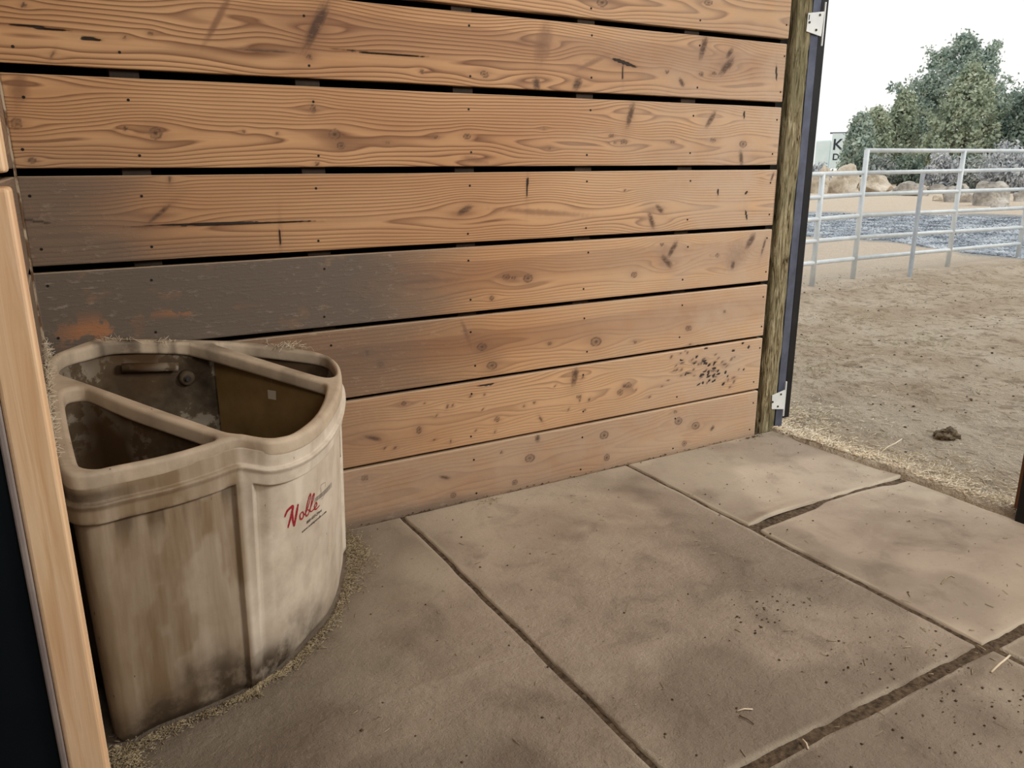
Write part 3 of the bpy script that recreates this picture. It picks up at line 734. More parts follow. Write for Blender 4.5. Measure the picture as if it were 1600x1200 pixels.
# mounting boss with bolt on the back of the tub
bp = on_wall(293, 592, -.045); bm = bmesh.new()
tube(bm, [Vector(bp)-FO+Vector((0, .03, 0)), Vector(bp)-FO+Vector((0, .004, 0)), Vector(bp)-FO], [.034, .026, .018], 18)
boss = bm_obj('mounting_boss', bm, M['tub'], FD, True)
bm = bmesh.new(); b0 = Vector(bp)-FO
tube(bm, [b0, b0+Vector((0, -.003, 0))], .012, 14); tube(bm, [b0+Vector((0, -.003, 0)), b0+Vector((0, -.010, 0))], .0065, 6)
bm_obj('bolt', bm, M['bolt'], boss)
# inner shelf ledge of the back wall
a_, b_ = on_wall(190, 575, -.05), on_wall(278, 573, -.05); bm = bmesh.new()
tube(bm, [Vector(a_)-FO, Vector(b_)-FO], .016, 10); bm_obj('inner_ledge', bm, M['tub'], FD, True)

# printed logo: strokes traced on the panel surface
Zt = None
def surf_point(x, y):
    """intersection of the view ray with the feeder's right panel, found on the dense surface grid"""
    r_ = ray(x, y); rn = r_/np.linalg.norm(r_)
    sel = (tt[ti] > 10) & (tt[ti] < 19.5)
    Q = V_body[sel]-CAM; along = Q@rn; dd = np.linalg.norm(Q-along[:, None]*rn, axis=1)
    idx = np.argsort(dd)[:12]; wgt = 1/(dd[idx]+1e-4)**2; D_ = (along[idx]*wgt).sum()/wgt.sum()
    return CAM+rn*D_, N_body[sel][idx[0]]
V_body, _ = surf(ti, wv); N_body = np.column_stack([NTo[ti], 0*wv])
def cp(a, b): return 400+a/7.5, 700+b/7.5      # crop coordinates of the logo study
def ribbon(bm, pts, wpx, z=.0012):
    P = []
    for a, b in pts:
        q, n = surf_point(*cp(a, b)); P.append((q+n*z, n))
    prev = None
    for i, (q, n) in enumerate(P):
        a, b = P[max(i-1, 0)][0], P[min(i+1, len(P)-1)][0]
        d_ = Vector(b-a).normalized(); sd = d_.cross(Vector(n)).normalized()
        ww = wpx/7.5*.0017*(.55+.45*math.sin(math.pi*(i+.6)/(len(P)+.2)))
        v1, v2 = bm.verts.new(Vector(q)+sd*ww-FO), bm.verts.new(Vector(q)-sd*ww-FO)
        if prev: bm.faces.new((prev[0], v1, v2, prev[1]))
        prev = (v1, v2)
def seg(pts, n=6):
    P = np.array(pts, float); out = []
    for i in range(len(P)-1):
        a, b, c, d_ = P[max(i-1, 0)], P[i], P[i+1], P[min(i+2, len(P)-1)]
        for k in range(n):
            t = k/n; out.append(.5*((2*b)+(-a+c)*t+(2*a-5*b+4*c-d_)*t*t+(-a+3*b-3*c+d_)*t**3))
    out.append(P[-1]); return out
bm = bmesh.new()
for st_, w_ in (([(335,808),(360,745),(400,700),(430,685),(418,760),(392,860),(372,935)], 20), ([(430,685),(425,770),(432,860),(445,918)], 16), ([(445,918),(462,820),(480,720),(492,655)], 20),
               ([(545,745),(522,765),(512,800),(520,832),(540,825),(556,790),(552,755),(540,750)], 13), ([(556,790),(590,740),(622,640),(640,560),(632,540),(612,600),(590,700),(578,770),(592,795),(612,770),(622,735),(606,722)], 13),
               ([(622,735),(652,660),(675,580),(680,535),(662,565),(640,680),(632,735),(648,745)], 13), ([(648,745),(690,700),(712,660),(700,640),(684,680),(684,712),(704,714),(742,672)], 13)):
    ribbon(bm, seg(st_), w_)
bm_obj('logo_name', bm, M['red_ink'], FD)
bm = bmesh.new()
for k in range(4):
    a = k*15; ribbon(bm, seg([(690-k*2, 590+a*.9), (760, 535+a*.85), (820, 480+a*.9), (882, 405+a*1.05)], 3), 3.2)
for (x0, y0, x1, y1) in ((690, 590, 682, 645), (715, 570, 712, 622), (748, 545, 745, 590), (830, 470, 826, 520), (855, 440, 852, 492), (882, 405, 884, 460)): ribbon(bm, [(x0, y0), ((x0+x1)/2, (y0+y1)/2), (x1, y1)], 3)
ribbon(bm, seg([(762, 600), (758, 520), (757, 440), (812, 400)], 3), 3); ribbon(bm, seg([(812, 400), (806, 470), (800, 545), (765, 605)], 3), 3)
bm_obj('logo_fence', bm, M['black_ink'], FD)
def text_on(txt, x0, y0, x1, y1, hgt, name, mat):
    """text whose baseline runs between two crop points on the panel"""
    cu = bpy.data.curves.new('t', 'FONT'); cu.body = txt; cu.shear = .25; cu.offset = .012
    t = bpy.data.objects.new('tmp', cu); COL.objects.link(t)
    dg = bpy.context.evaluated_depsgraph_get(); me = bpy.data.meshes.new_from_object(t.evaluated_get(dg)); bpy.data.objects.remove(t)
    n = len(me.vertices); co = np.zeros(n*3); me.vertices.foreach_get('co', co); co = co.reshape(-1, 3)
    wd = co[:, 0].max(); out = []
    for p in co:
        f = p[0]/wd; q, nn = surf_point(*cp(x0+(x1-x0)*f, y0+(y1-y0)*f)); q = q+nn*.0013; q[2] += p[1]*hgt; out.append(q-np.array(FO))
    me.vertices.foreach_set('co', np.array(out).ravel()); me.update(); me.materials.clear()
    link(name, me, mat, FD)
text_on('800-437-2944', 588, 893, 768, 742, .0125, 'printed_number', M['black_ink'])
text_on('www.noblepanels.com', 532, 1000, 822, 752, .0105, 'printed_address', M['black_ink'])

# ------------------------------------------------------------------ doorway: post, steel channel, door edge, hinges
def rough_post(name, lo, hi, mat, amp, label, cat):
    bm = bmesh.new(); lo, hi = Vector(lo), Vector(hi); n = 14; L_ = 150; c = (lo+hi)/2; hx, hy = (hi.x-lo.x)/2, (hi.y-lo.y)/2
    rings = []
    for j in range(L_+1):
        z = lo.z+(hi.z-lo.z)*j/L_; rg = []
        for k in range(4*n):
            t = k/(4*n)*2*math.pi + math.pi/4*0; ct, st_ = math.cos(t), math.sin(t); p = 7
            q = (abs(ct)**p+abs(st_)**p)**(-1/p)
            v = Vector((c.x+hx*ct*q, c.y+hy*st_*q, z)); nv = Vector((ct, st_, 0))
            dd = amp*(mnoise.noise(Vector((v.x*38, v.y*38, z*5)))+.7*mnoise.noise(Vector((v.x*90, v.y*90, z*14)))-.2)
            rg.append(bm.verts.new(v+nv*dd-Vector((c.x, c.y, lo.z))))
        rings.append(rg)
    for A, B in zip(rings, rings[1:]):
        for k in range(4*n): bm.faces.new((A[k], A[(k+1) % (4*n)], B[(k+1) % (4*n)], B[k]))
    bm.faces.new(rings[0][::-1]); bm.faces.new(rings[-1])
    o = bm_obj(name, bm, mat, None, True); o.location = (c.x, c.y, lo.z)
    return tag(o, label, cat)
rough_post('door_post', (3.314, .0, -.05), (3.432, .13, 2.735), M['post'], .006, 'rough weathered timber post at the end of the plank wall', 'post')
# filler shadow strip: near-black box for the shaded gap at the plank ends
box_obj('gap_shade_1', (3.262, .045, -.03), (3.312, .12, 2.735), M['dark'], None, 0)['kind'] = 'structure'
# steel channel jamb
bm = bmesh.new(); bm_box(bm, (-.028, -.004, 0), (.028, .004, 2.76), .001, 1); bm_box(bm, (-.028, .0, 0), (-.022, .05, 2.76), .001, 1); bm_box(bm, (.022, .0, 0), (.028, .05, 2.76), .001, 1)
jm = bm_obj('steel_jamb', bm, M['rail']); jm.location = (3.462, .012, -.03)
tag(jm, 'slate grey steel channel jamb fixed beside the rough timber post', 'door jamb')
dr = empty('open_door', (3.522, .01, .05)); tag(dr, 'black steel stable door swung fully open, seen edge-on beside the post', 'door')
box_obj('door_frame', (-.028, 0, 0), (.026, .06, 2.66), M['black'], dr, .004)
box_obj('door_frame', (-.028, 1.14, 0), (.026, 1.20, 2.66), M['black'], dr, .004)
box_obj('door_panel', (-.012, .06, .02), (.012, 1.14, 2.64), M['black'], dr, .001)
for zz in (0, 1.25, 2.60): box_obj('door_rail', (-.026, .06, zz), (.024, 1.14, zz+.06), M['black'], dr, .003)
def hinge(label, PL, LF, holes, marks=()):
    h = None; y = -.006
    P = [on_wall(x, yy, y) for x, yy in PL]; c = np.mean(P, axis=0)
    bm = bmesh.new(); vs = [bm.verts.new(Vector(p-c)) for p in P]; f = bm.faces.new(vs)
    r = bmesh.ops.extrude_face_region(bm, geom=[f]); bmesh.ops.translate(bm, verts=[v for v in r['geom'] if isinstance(v, bmesh.types.BMVert)], vec=(0, -.004, 0))
    bmesh.ops.recalc_face_normals(bm, faces=bm.faces); h = pl = bm_obj('door_hinge', bm, M['zinc'], dr); h.location = Vector(c)-dr.location; h['label'] = label
    a, b = [on_wall(x, yy, y) for x, yy in LF]; bm = bmesh.new()
    x = (a[0]+b[0])/2
    bm_box(bm, Vector((x-.005-c[0], -.005, b[2]-c[2])), Vector((x+.004-c[0], .003, a[2]-c[2])), .0015, 1); bm_obj('leaf', bm, M['zinc'], h)
    for (hx, hy) in holes:
        q = on_wall(hx, hy, y-.004)-c; bm = bmesh.new(); tube(bm, [q, q+np.array([0, -.004, 0])], .006, 8); bm_obj('screw', bm, M['bolt'], h)
    for (x0, y0, x1, y1) in marks:
        bm = bmesh.new(); p, q = on_wall(x0, y0, y-.0046)-c, on_wall(x1, y1, y-.0046)-c; tube(bm, [p, q], .0022, 6); bm_obj('slot', bm, M['screw'], pl)
hinge('upper white zinc hinge plate with three screws and a slot', [(1262, 20.5), (1259, 49), (1282, 57), (1287.5, 18)], [(1289, 3), (1284.5, 72)], [(1281, 23.5), (1275, 47), (1264.5, 35)], [(1265, 23, 1264, 31)])
hinge('lower white zinc hinge plate near the ground', [(1205, 639), (1206, 617.5), (1226, 609), (1224.5, 639)], [(1228.5, 596), (1223.5, 650)], [(1220, 616), (1207, 628), (1215, 635)])
# far jamb of the doorway
bz = box_obj('far_jamb', (-.02, -.09, 0), (.03, 0, 2.70), M['black'], None, .002); bz.location = (3.392, -1.362, .0)
tag(bz, 'black steel door jamb at the right edge of the doorway', 'door jamb')
bz = box_obj('jamb_board', (0, -.12, 0), (.045, 0, 2.70), M['brown_wood'], None, .002); bz.location = (3.455, -1.31, .0)
tag(bz, 'brown timber board standing just outside the right-hand black jamb', 'board')

# ------------------------------------------------------------------ near-left stall front: pale lumber jamb in a dark steel front
X0, X1, YN = -.0735, -.0345, -2.034
for (nm, z0, z1, lb) in (('lumber_upright', -.0, 1.448, 'tall pale lumber upright beside the beige feeder, its end just below eye level'), ('lumber_post', 1.462, 2.70, 'short visible end of pale lumber above the tall upright')):
    bm = bmesh.new(); bm_box(bm, (-.0195, 0, 0), (.0195, .085, z1-z0), .004, 3); o = bm_obj(nm, bm, M['lumber']); o.location = ((X0+X1)/2, YN, z0); tag(o, lb, 'timber')
    if nm == 'lumber_upright':
        bm = bmesh.new(); tube(bm, [(-.0165, -.0025, .66), (-.0165, .006, .66)], .006, 10); bm_obj('nail_hole', bm, M['screw'], o)
sf = empty('stall_front', (-.085, -2.04, 0)); tag(sf, 'navy black steel stall front at the left edge, beside the pale upright', 'stall front')
box_obj('edge_strip', (.0042, .006, 0), (.0113, .05, 1.45), M['steel_edge'], sf, .002)
box_obj('steel_panel', (-1.6, .012, .02), (.0042, .03, 1.43), M['navy'], sf, .001)
box_obj('bottom_rail', (-1.6, -.0, .0), (.0042, .05, .06), M['navy'], sf, .003)
box_obj('top_rail', (-1.6, .0, 1.40), (.0042, .05, 1.45), M['navy'], sf, .003)

# ------------------------------------------------------------------ fence of pipe panels
def azd(x, y, z=-.05):
    return on_z(x, y, z)
A0 = on_z(1332, 437, -.05); B0 = on_z(1480, 418, -.05); R0 = on_z(1640, 396, -.05); L0 = on_z(1270, 448, -.05)
dirv = (B0-A0)/np.linalg.norm(B0-A0)
def rail_z(px, py, foot):
    r_ = ray(px, py); d_ = math.hypot(foot[0], foot[1]-CAM[1]); return CAM[2]+r_[2]/math.hypot(r_[0], r_[1])*d_
def panel(P, Q, zs, label, uprights, top, tall_left):
    root = empty('fence_panel', (P[0], P[1], -.05)); tag(root, label, 'fence panel', 'white pipe panels of the paddock fence'); O_ = Vector((P[0], P[1], -.05))
    P, Q = Vector(P), Vector(Q)
    for zl, zr in zs:
        bm = bmesh.new(); tube(bm, [Vector((P.x, P.y, zl))-O_, Vector((Q.x, Q.y, zr))-O_], .028, 10); bm_obj('rail', bm, M['pipe'], root, True)
    for f, zt in uprights:
        p = P.lerp(Q, f); bm = bmesh.new(); tube(bm, [Vector((p.x, p.y, -.06))-O_, Vector((p.x, p.y, zt))-O_], .034, 10); bm_obj('upright', bm, M['pipe'], root, True)
    return root
zsA = [rail_z(1337, 404, A0), rail_z(1344, 371, A0), rail_z(1349, 337, A0), rail_z(1353, 304, A0), rail_z(1357, 270, A0), rail_z(1360, 235, A0)]
E1 = A0+(B0-A0)*1.9; dE = E1
zsB = [rail_z(1486, 390.5, B0), rail_z(1492, 362, B0), rail_z(1498, 330, B0), rail_z(1504, 299, B0), rail_z(1510, 267, B0), rail_z(1514, 235.5, B0)]
zext = [(a, a+(b-a)*1.9) for a, b in zip(zsA, zsB)]
panel(A0, E1, zext, 'tall white pipe fence panel with raised top rail on the right', [(0, zsA[-1]+.01), (1/1.9, zsB[-1]), (1, zext[-1][1])], True, True)
zsL = [rail_z(1258, 410, L0), rail_z(1262, 376, L0), rail_z(1266, 342, L0), rail_z(1270, 308, L0), rail_z(1272, 272, L0)]
K0 = A0-(A0-L0)*2.6; pA = A0-(A0-L0)/np.linalg.norm(A0-L0)*.05
zl = [(z2+(z1_-z2)*2.6, z2) for z1_, z2 in zip(zsL, zsA[:5])]
panel(K0, pA, zl, 'lower five-rail white pipe panel joining the tall one, partly behind the door post', [(0, zl[-1][0]), (1-1/2.6, zsL[-1])], False, False)
T0 = on_z(1421, 434, -.05); T0t = rail_z(1449, 271, T0)
tp = bmesh.new(); tube(tp, [(0, 0, -.05), (.02, .02, T0t+.05)], .03, 6); o = bm_obj('support_post', tp, M['pipe_grey'], None); o.location = (T0[0], T0[1], -.05)
tag(o, 'grey steel support post leaning against the tall white fence panel', 'fence post')

# ------------------------------------------------------------------ boulders
def boulder(x0, x1, yt, yb, mat, label, seed, group='boulders along the drive'):
    z = -.06; base = on_z((x0+x1)/2, yb, z); d_ = math.hypot(base[0], base[1]-CAM[1])
    top = rail_z((x0+x1)/2, yt, base); a, b = at_dist(x0, yb, d_), at_dist(x1, yb, d_); wd = np.linalg.norm(a-b); ht = top-z
    bm = bmesh.new(); bmesh.ops.create_icosphere(bm, subdivisions=4, radius=1); rr = random.Random(seed)
    cuts = [(Vector((rr.gauss(0, 1), rr.gauss(0, 1), rr.gauss(0, .8))).normalized(), rr.uniform(.62, .9)) for _ in range(16)]
    for v in bm.verts:
        p = v.co.copy()
        for n, c in cuts:
            dd = p.dot(n)
            if dd > c: p -= n*(dd-c)
        p *= 1+.26*mnoise.noise(p*1.7+Vector((seed, 0, 0)))+.07*mnoise.noise(p*6)
        v.co = p
    xs_ = [v.co.x for v in bm.verts]; zs_ = [v.co.z for v in bm.verts]; sx = wd/(max(xs_)-min(xs_)); sz = ht*1.45/(max(zs_)-min(zs_)); zmn = min(zs_)
    azr = math.atan2(base[0], base[1]-CAM[1])
    for v in bm.verts: v.co = Vector((v.co.x*sx, v.co.y*sx*.8, (v.co.z-zmn)*sz-ht*.45))
    o = bm_obj('boulder', bm, mat, None, False); off = np.array([math.sin(azr), math.cos(azr)])*wd*.4
    o.location = (base[0]+off[0], base[1]+off[1], z); o.rotation_euler = (0, 0, -azr); tag(o, label, 'boulder', group)
RK = [(1266,1297,258,303,'rock_tan','tan boulder low beside the black door edge'),(1294,1344,255,303,'rock_tan','large rounded tan boulder nearest the trailer'),
 (1336,1392,271,302,'rock_tan','broad pale tan boulder behind the tall panel\'s first upright'),(1388,1452,283,307,'rock_grey','long flat grey rock behind the grey support post'),
 (1446,1486,287,301,'rock_grey','small flat grey rock right of the support post'),(1470,1522,287,317,'rock_grey','grey boulder directly behind the middle upright'),
 (1514,1576,283,323,'rock_grey','big cracked grey boulder right of the middle upright'),(1560,1592,280,302,'rock_grey','rounded grey rock set back above the big cracked boulder'),
 (1580,1612,298,316,'rock_grey','low grey rock at the right edge of the picture'),(1400,1446,268,288,'rock_tan','pale rock set back above the long flat grey rock'),
 (1456,1474,305,315,'rock_tan','small pale stone in front of the grey rocks'),(1545,1575,318,328,'rock_grey','small grey stone at the foot of the big cracked boulder')]
for i, (a, b, c, d_, mt, lb) in enumerate(RK): boulder(a, b, c, d_, M[mt], lb, 10+i)

# ------------------------------------------------------------------ trees and scrub
def quads(C, size, rng, up=0.0, aspect=1.0):
    """random little leaf quads at centres C"""
    n = len(C); a = rng.normal(size=(n, 3)); a[:, 2] += up; a /= np.linalg.norm(a, axis=1)[:, None]
    b = rng.normal(size=(n, 3)); b -= a*(a*b).sum(1)[:, None]; b /= np.linalg.norm(b, axis=1)[:, None]
    s = size*(.6+.8*rng.random(n))[:, None]
    V = np.stack([C-a*s*aspect-b*s*.45, C-a*s*aspect*.2+b*s*.7, C+a*s*aspect+b*s*.25, C+a*s*.3*aspect-b*s*.7], 1).reshape(-1, 3)
    return V, np.arange(n*4).reshape(-1, 4)
def conifer(px, hw, yt, yb, dist, mat, label, seed, n_cl, per, dens_top=1.0, side=(), taper=1.25, qs=.10, open_=False):
    rng = np.random.default_rng(seed); g = at_dist(px, 257, dist); base = np.array([g[0], g[1], -.05])
    top = rail_z(px, yt, base); H_ = top+.05; R_ = hw*dist/F*1.02; low = rail_z(px, yb, base)+.05
    root = empty('juniper_tree', (base[0], base[1], -.05)); tag(root, label, 'tree', 'junipers beyond the drive')
    cl = []
    for i in range(n_cl):
        t = rng.random()**.85; z = low+(H_-low)*t; rmax = R_*(1-t**taper)*(.72+.5*rng.random())+.12
        an = rng.random()*2*math.pi; rr_ = rmax*(.35+.65*math.sqrt(rng.random())); cl.append((rr_*math.cos(an), rr_*math.sin(an), z, .20+.16*rng.random()))
    for (sx, sz, sr) in side:
        for k in range(9): q = rng.random()*.45; cl.append((sx*R_*(1-q)+rng.normal()*.16, rng.normal()*.3, sz*H_*(1-q*.25)+rng.normal()*.28, sr*.8))
    cl = np.array(cl); cl[:, 3] *= .62*dist/60; m_ = len(cl)
    C = np.repeat(cl[:, :3], per, 0)+rng.normal(size=(m_*per, 3))*np.repeat(cl[:, 3], per)[:, None]*np.array([1, 1, 1.15])
    azr = math.atan2(base[0], base[1]-CAM[1]); ca, sa = math.cos(-azr), math.sin(-azr)
    C = np.column_stack([C[:, 0]*ca-C[:, 1]*sa, C[:, 0]*sa+C[:, 1]*ca, C[:, 2]]); C[:, 2] = np.maximum(C[:, 2], .05)
    V, Fq = quads(C, qs, rng, .3, 1.3)
    link('foliage', np_mesh('foliage', V, Fq), mat, root)
    bm = bmesh.new(); tube(bm, [(0, 0, -.1), (.08, 0, H_*.3), (-.05, .05, H_*.6), (0, 0, H_*.9)], [.26, .2, .1, .03], 8); bm_obj('trunk', bm, M['bark'], root, True)
    bm = bmesh.new()
    for c in cl[::max(1, m_//60)]:
        c2 = (c[0]*ca-c[1]*sa, c[0]*sa+c[1]*ca, c[2]); tube(bm, [(0, 0, max(.3, c[2]*.75)), (c2[0]*.5, c2[1]*.5, c[2]*.9), c2], [.05, .03, .012], 5, False)
    bm_obj('branches', bm, M['bark'], root)
conifer(1482, 74, 62, 262, 76, M['leaf_blue'], 'tallest juniper, with a ragged pointed crown', 1, 430, 44, side=((1.15, .64, .22), (1.3, .55, .15), (-1.05, .66, .25), (-1.0, .55, .25), (-.55, .93, .3), (.5, .95, .3)), taper=3.0)
conifer(1500, 62, 110, 262, 67, M['leaf_olive'], 'olive green juniper standing in front of the tallest one', 2, 260, 52, taper=1.6)
conifer(1402, 38, 150, 262, 68, M['leaf_olive'], 'slim juniper left of the tallest one', 3, 150, 55)
conifer(1436, 42, 125, 262, 74, M['leaf_blue'], 'juniper touching the left flank of the tallest one', 13, 150, 55)
conifer(1362, 30, 174, 266, 66, M['leaf_olive'], 'small pointed juniper between the trailer and the slim juniper', 4, 110, 50)
conifer(1339, 19, 184, 268, 62, M['leaf_blue'], 'blue-green juniper partly hiding the lettered trailer', 5, 90, 50, taper=2.6)
conifer(1594, 34, 150, 262, 66, M['leaf_dark'], 'dark green juniper at the right edge of the picture', 6, 220, 60, taper=2.2)
conifer(1550, 36, 178, 262, 74, M['leaf_dark'], 'low dark juniper between the tallest one and the right edge', 7, 80, 50, taper=2.0)
def bush(px, hw, yt, yb, mat, label, seed, n, qs=.07, grp='sagebrush among the boulders', dist=None, name='sagebrush'):
    rng = np.random.default_rng(seed)
    b0 = on_z(px, yb, -.05) if dist is None else at_dist(px, 257, dist); d_ = math.hypot(b0[0], b0[1]-CAM[1]); base = np.array([b0[0], b0[1], -.05])
    H_ = rail_z(px, yt, base)+.05; R_ = hw*d_/F
    root = empty(name, tuple(base)); tag(root, label, 'bush', grp)
    C = []
    ns = 46
    bm = bmesh.new()
    for i in range(ns):
        an = rng.random()*2*math.pi; q = math.sqrt(rng.random()); tip = np.array([R_*q*math.cos(an), R_*q*math.sin(an), H_*(1-.55*q*q)*(.8+.3*rng.random())])
        f = rng.random(n//ns)**.6; C.append(tip[None]*f[:, None]*np.array([1, 1, 1])+rng.normal(size=(n//ns, 3))*.055*H_)
        if i % 3 == 0: tube(bm, [(0, 0, 0), tip*.5, tip*.95], [.03, .018, .006], 5, False)
    C = np.concatenate(C); C[:, 2] = np.maximum(C[:, 2], .04)
    V, Fq = quads(C, qs, rng, 1.2, 1.6); link('foliage', np_mesh('foliage', V, Fq), mat, root); bm_obj('stems', bm, M['bark'], root)
bush(1476, 26, 238, 286, M['sage'], 'fluffy pale sagebrush behind the middle of the tall fence panel', 20, 3200, dist=50)
bush(1530, 26, 244, 290, M['scrub'], 'grey green brush right of the fluffy pale sagebrush', 21, 2600, dist=55, name='wild_bush', grp='low bushes behind the boulders')
bush(1572, 32, 226, 290, M['sage'], 'tall grey sagebrush above the big cracked boulder', 22, 3600, dist=50)
bush(1604, 22, 236, 290, M['sage'], 'grey sagebrush at the right edge of the picture', 23, 2200, dist=49)
bush(1420, 30, 240, 280, M['leaf_dark'], 'low dark evergreen bush left of the fluffy pale sagebrush', 24, 2800, dist=54, name='wild_bush', grp='low bushes behind the boulders')
bush(1380, 26, 240, 275, M['scrub'], 'grey green brush behind the first upright of the tall fence panel', 25, 2400, dist=54, name='wild_bush', grp='low bushes behind the boulders')
bush(1350, 20, 226, 268, M['leaf_dark'], 'dark bush behind the large rounded tan boulder', 26, 2200, dist=56, name='wild_bush', grp='low bushes behind the boulders')
bush(1284, 22, 256, 272, M['sage'], 'pale sagebrush in front of the lettered trailer', 27, 2000, dist=52)
bush(1508, 36, 236, 270, M['leaf_dark'], 'dark scrub under the tallest juniper', 28, 3200, dist=58, name='wild_bush', grp='low bushes behind the boulders')

# ------------------------------------------------------------------ lettered trailer
g = at_dist(1296, 257, 90); base = np.array([g[0], g[1], 0]); zt = rail_z(1300, 208, base); azr = math.atan2(g[0], g[1]-CAM[1])
tr = empty('trailer', (g[0], g[1], 0)); tr.rotation_euler = (0, 0, -azr); tag(tr, 'pale blue-white box trailer with dark letters K and D', 'trailer')
box_obj('box', (0, 0, 1.0), (12, 2.6, zt), M['trailer'], tr, .03)
box_obj('nose', (-1.5, .2, .9), (-.02, 2.2, zt-.7), M['trailer'], tr, .15, 3)
box_obj('roof_edge', (-.25, -.03, zt), (12, 2.63, zt+.08), M['rail'], tr, .01)
for wx in (1.5, 5.6, 6.6):
    bm = bmesh.new(); tube(bm, [(wx, -.02, .48), (wx, .28, .48)], .5, 20); bm_obj('wheel', bm, M['black'], tr, True)
for ch, xx, zz, sz in (('K', .1, rail_z(1300, 234, base), 1.45), ('D', .2, rail_z(1300, 250, base), .85)):
    cu = bpy.data.curves.new('t', 'FONT'); cu.body = ch; cu.size = sz*1.05; cu.extrude = .01; cu.offset = .02
    t = bpy.data.objects.new('tmp', cu); COL.objects.link(t); dg = bpy.context.evaluated_depsgraph_get(); me = bpy.data.meshes.new_from_object(t.evaluated_get(dg)); bpy.data.objects.remove(t)
    me.materials.clear(); o = link('letter', me, M['letter'], tr); o.rotation_euler = (math.pi/2, 0, 0); o.location = (xx, -.015, zz)

# ------------------------------------------------------------------ gravel, straw, crumbs
def joined(name, pieces_V, pieces_F, mat, label, cat):
    o = link(name, np_mesh(name, pieces_V, pieces_F), mat, None); return tag(o, label, cat, kind='stuff')
rng = np.random.default_rng(5)
def pebbles(P, R_, flat=.6):
    n = len(P); oc = np.array([(1, 0, 0), (0, 1, 0), (-1, 0, 0), (0, -1, 0), (0, 0, 1), (0, 0, -1)], float)
    V = oc[None]*(R_[:, None, None]*(.7+.6*rng.random((n, 6, 1))))*np.array([1, 1, flat]); an = rng.random(n)*6.28; c, s = np.cos(an), np.sin(an)
    V = np.stack([V[..., 0]*c[:, None]-V[..., 1]*s[:, None], V[..., 0]*s[:, None]+V[..., 1]*c[:, None], V[..., 2]], -1)+P[:, None]
    Fq = np.array([(0, 1, 4), (1, 2, 4), (2, 3, 4), (3, 0, 4), (1, 0, 5), (2, 1, 5), (3, 2, 5), (0, 3, 5)])
    return V.reshape(-1, 3), (Fq[None]+6*np.arange(n)[:, None, None]).reshape(-1, 3)
P = []
while len(P) < 15000:
    az_ = math.radians(rng.uniform(50, 64)); dd = 15+rng.random()**1.4*12; x = math.sin(az_)*dd; y = CAM[1]+math.cos(az_)*dd
    nd = np.interp(math.degrees(az_), [49, 52, 55, 57, 59.4, 62.8], [18.2, 18, 17.8, 16.8, 15.9, 15.3])
    if dd > nd: P.append((x, y, -.045+rng.random()*.02))
P = np.array(P); V, Fq = pebbles(P, .018+.035*rng.random(len(P))**2)
joined('drive_gravel', V, Fq, M['gravel'], 'blue-grey crushed gravel of the drive beyond the fence', 'gravel')

def straws(P, L_, wd, ang=None, lift=.15):
    n = len(P); an = rng.random(n)*6.28 if ang is None else ang; el = (rng.random(n)-.5)*2*lift
    d_ = np.stack([np.cos(an)*np.cos(el), np.sin(an)*np.cos(el), np.sin(el)], -1)*L_[:, None]/2; s = np.stack([-np.sin(an), np.cos(an), 0*an], -1)*wd[:, None]/2; u = np.array([0, 0, 1.])*wd[:, None]*.7
    V = np.stack([P-d_-s, P-d_+s, P-d_+u, P+d_-s, P+d_+s, P+d_+u], 1).reshape(-1, 3)
    Fq = np.array([(0, 3, 5), (0, 5, 2), (1, 2, 5), (1, 5, 4), (0, 1, 4), (0, 4, 3), (0, 2, 1), (3, 4, 5)])
    return V, (Fq[None]+6*np.arange(n)[:, None, None]).reshape(-1, 3)
# straw along the outer edge of the mats
P = []
for _ in range(5200):
    y = rng.uniform(-1.7, .9); x = 3.415+float(ground_lap(np.array([y]))[0])+abs(rng.normal())*(.10+.14*(y < -.6)) + (.25 if rng.random() < .2 else 0)*rng.random()
    P.append((x, y, ground_h(x, y)+.004+.006*rng.random()))
for _ in range(1500):
    x, y = 3.75+rng.normal()*.22, .18+rng.normal()*.22
    if x > 3.48 or y > .1: P.append((x, y, ground_h(x, y)+.006+.008*rng.random()))
for _ in range(900):
    x, y = 4.2+rng.normal()*.9, .6+rng.normal()*1.1
    if x > 3.5: P.append((x, y, ground_h(x, y)+.004))
P = np.array(P); V, Fq = straws(P, .012+.05*rng.random(len(P))**2.5, .0018+.003*rng.random(len(P)), lift=.3)
joined('doorway_straw', V, Fq, M['straw'], 'short chopped straw drifted along the mats outside the doorway', 'straw')
P = []
for _ in range(2600):
    x, y = rng.uniform(3.5, 11), rng.uniform(-2, 4.5); P.append((x, y, ground_h(x, y)+.004))
for c in ((5.6, 1.5), (6.4, 1.1), (4.9, .9), (6.9, 2.1), (5.2, 2.4)):
    for _ in range(130):
        x, y = c[0]+rng.normal()*.22, c[1]+rng.normal()*.16; P.append((x, y, ground_h(x, y)+.006))
P = np.array(P); V, Fq = straws(P, .015+.06*rng.random(len(P))**2, .003+.004*rng.random(len(P)), lift=.3)
joined('paddock_straw', V, Fq, M['straw_dull'], 'dusty straw bits scattered over the churned paddock sand', 'straw')
P = []
for _ in range(900):
    x, y = rng.uniform(3.5, 10), rng.uniform(-2, 4.2); P.append((x, y, ground_h(x, y)+.003))
P = np.array(P); V, Fq = pebbles(P, .004+.011*rng.random(len(P))**3)
joined('paddock_crumbs', V, Fq, M['crumb'], 'small dark crumbs of soil on the paddock sand', 'soil')
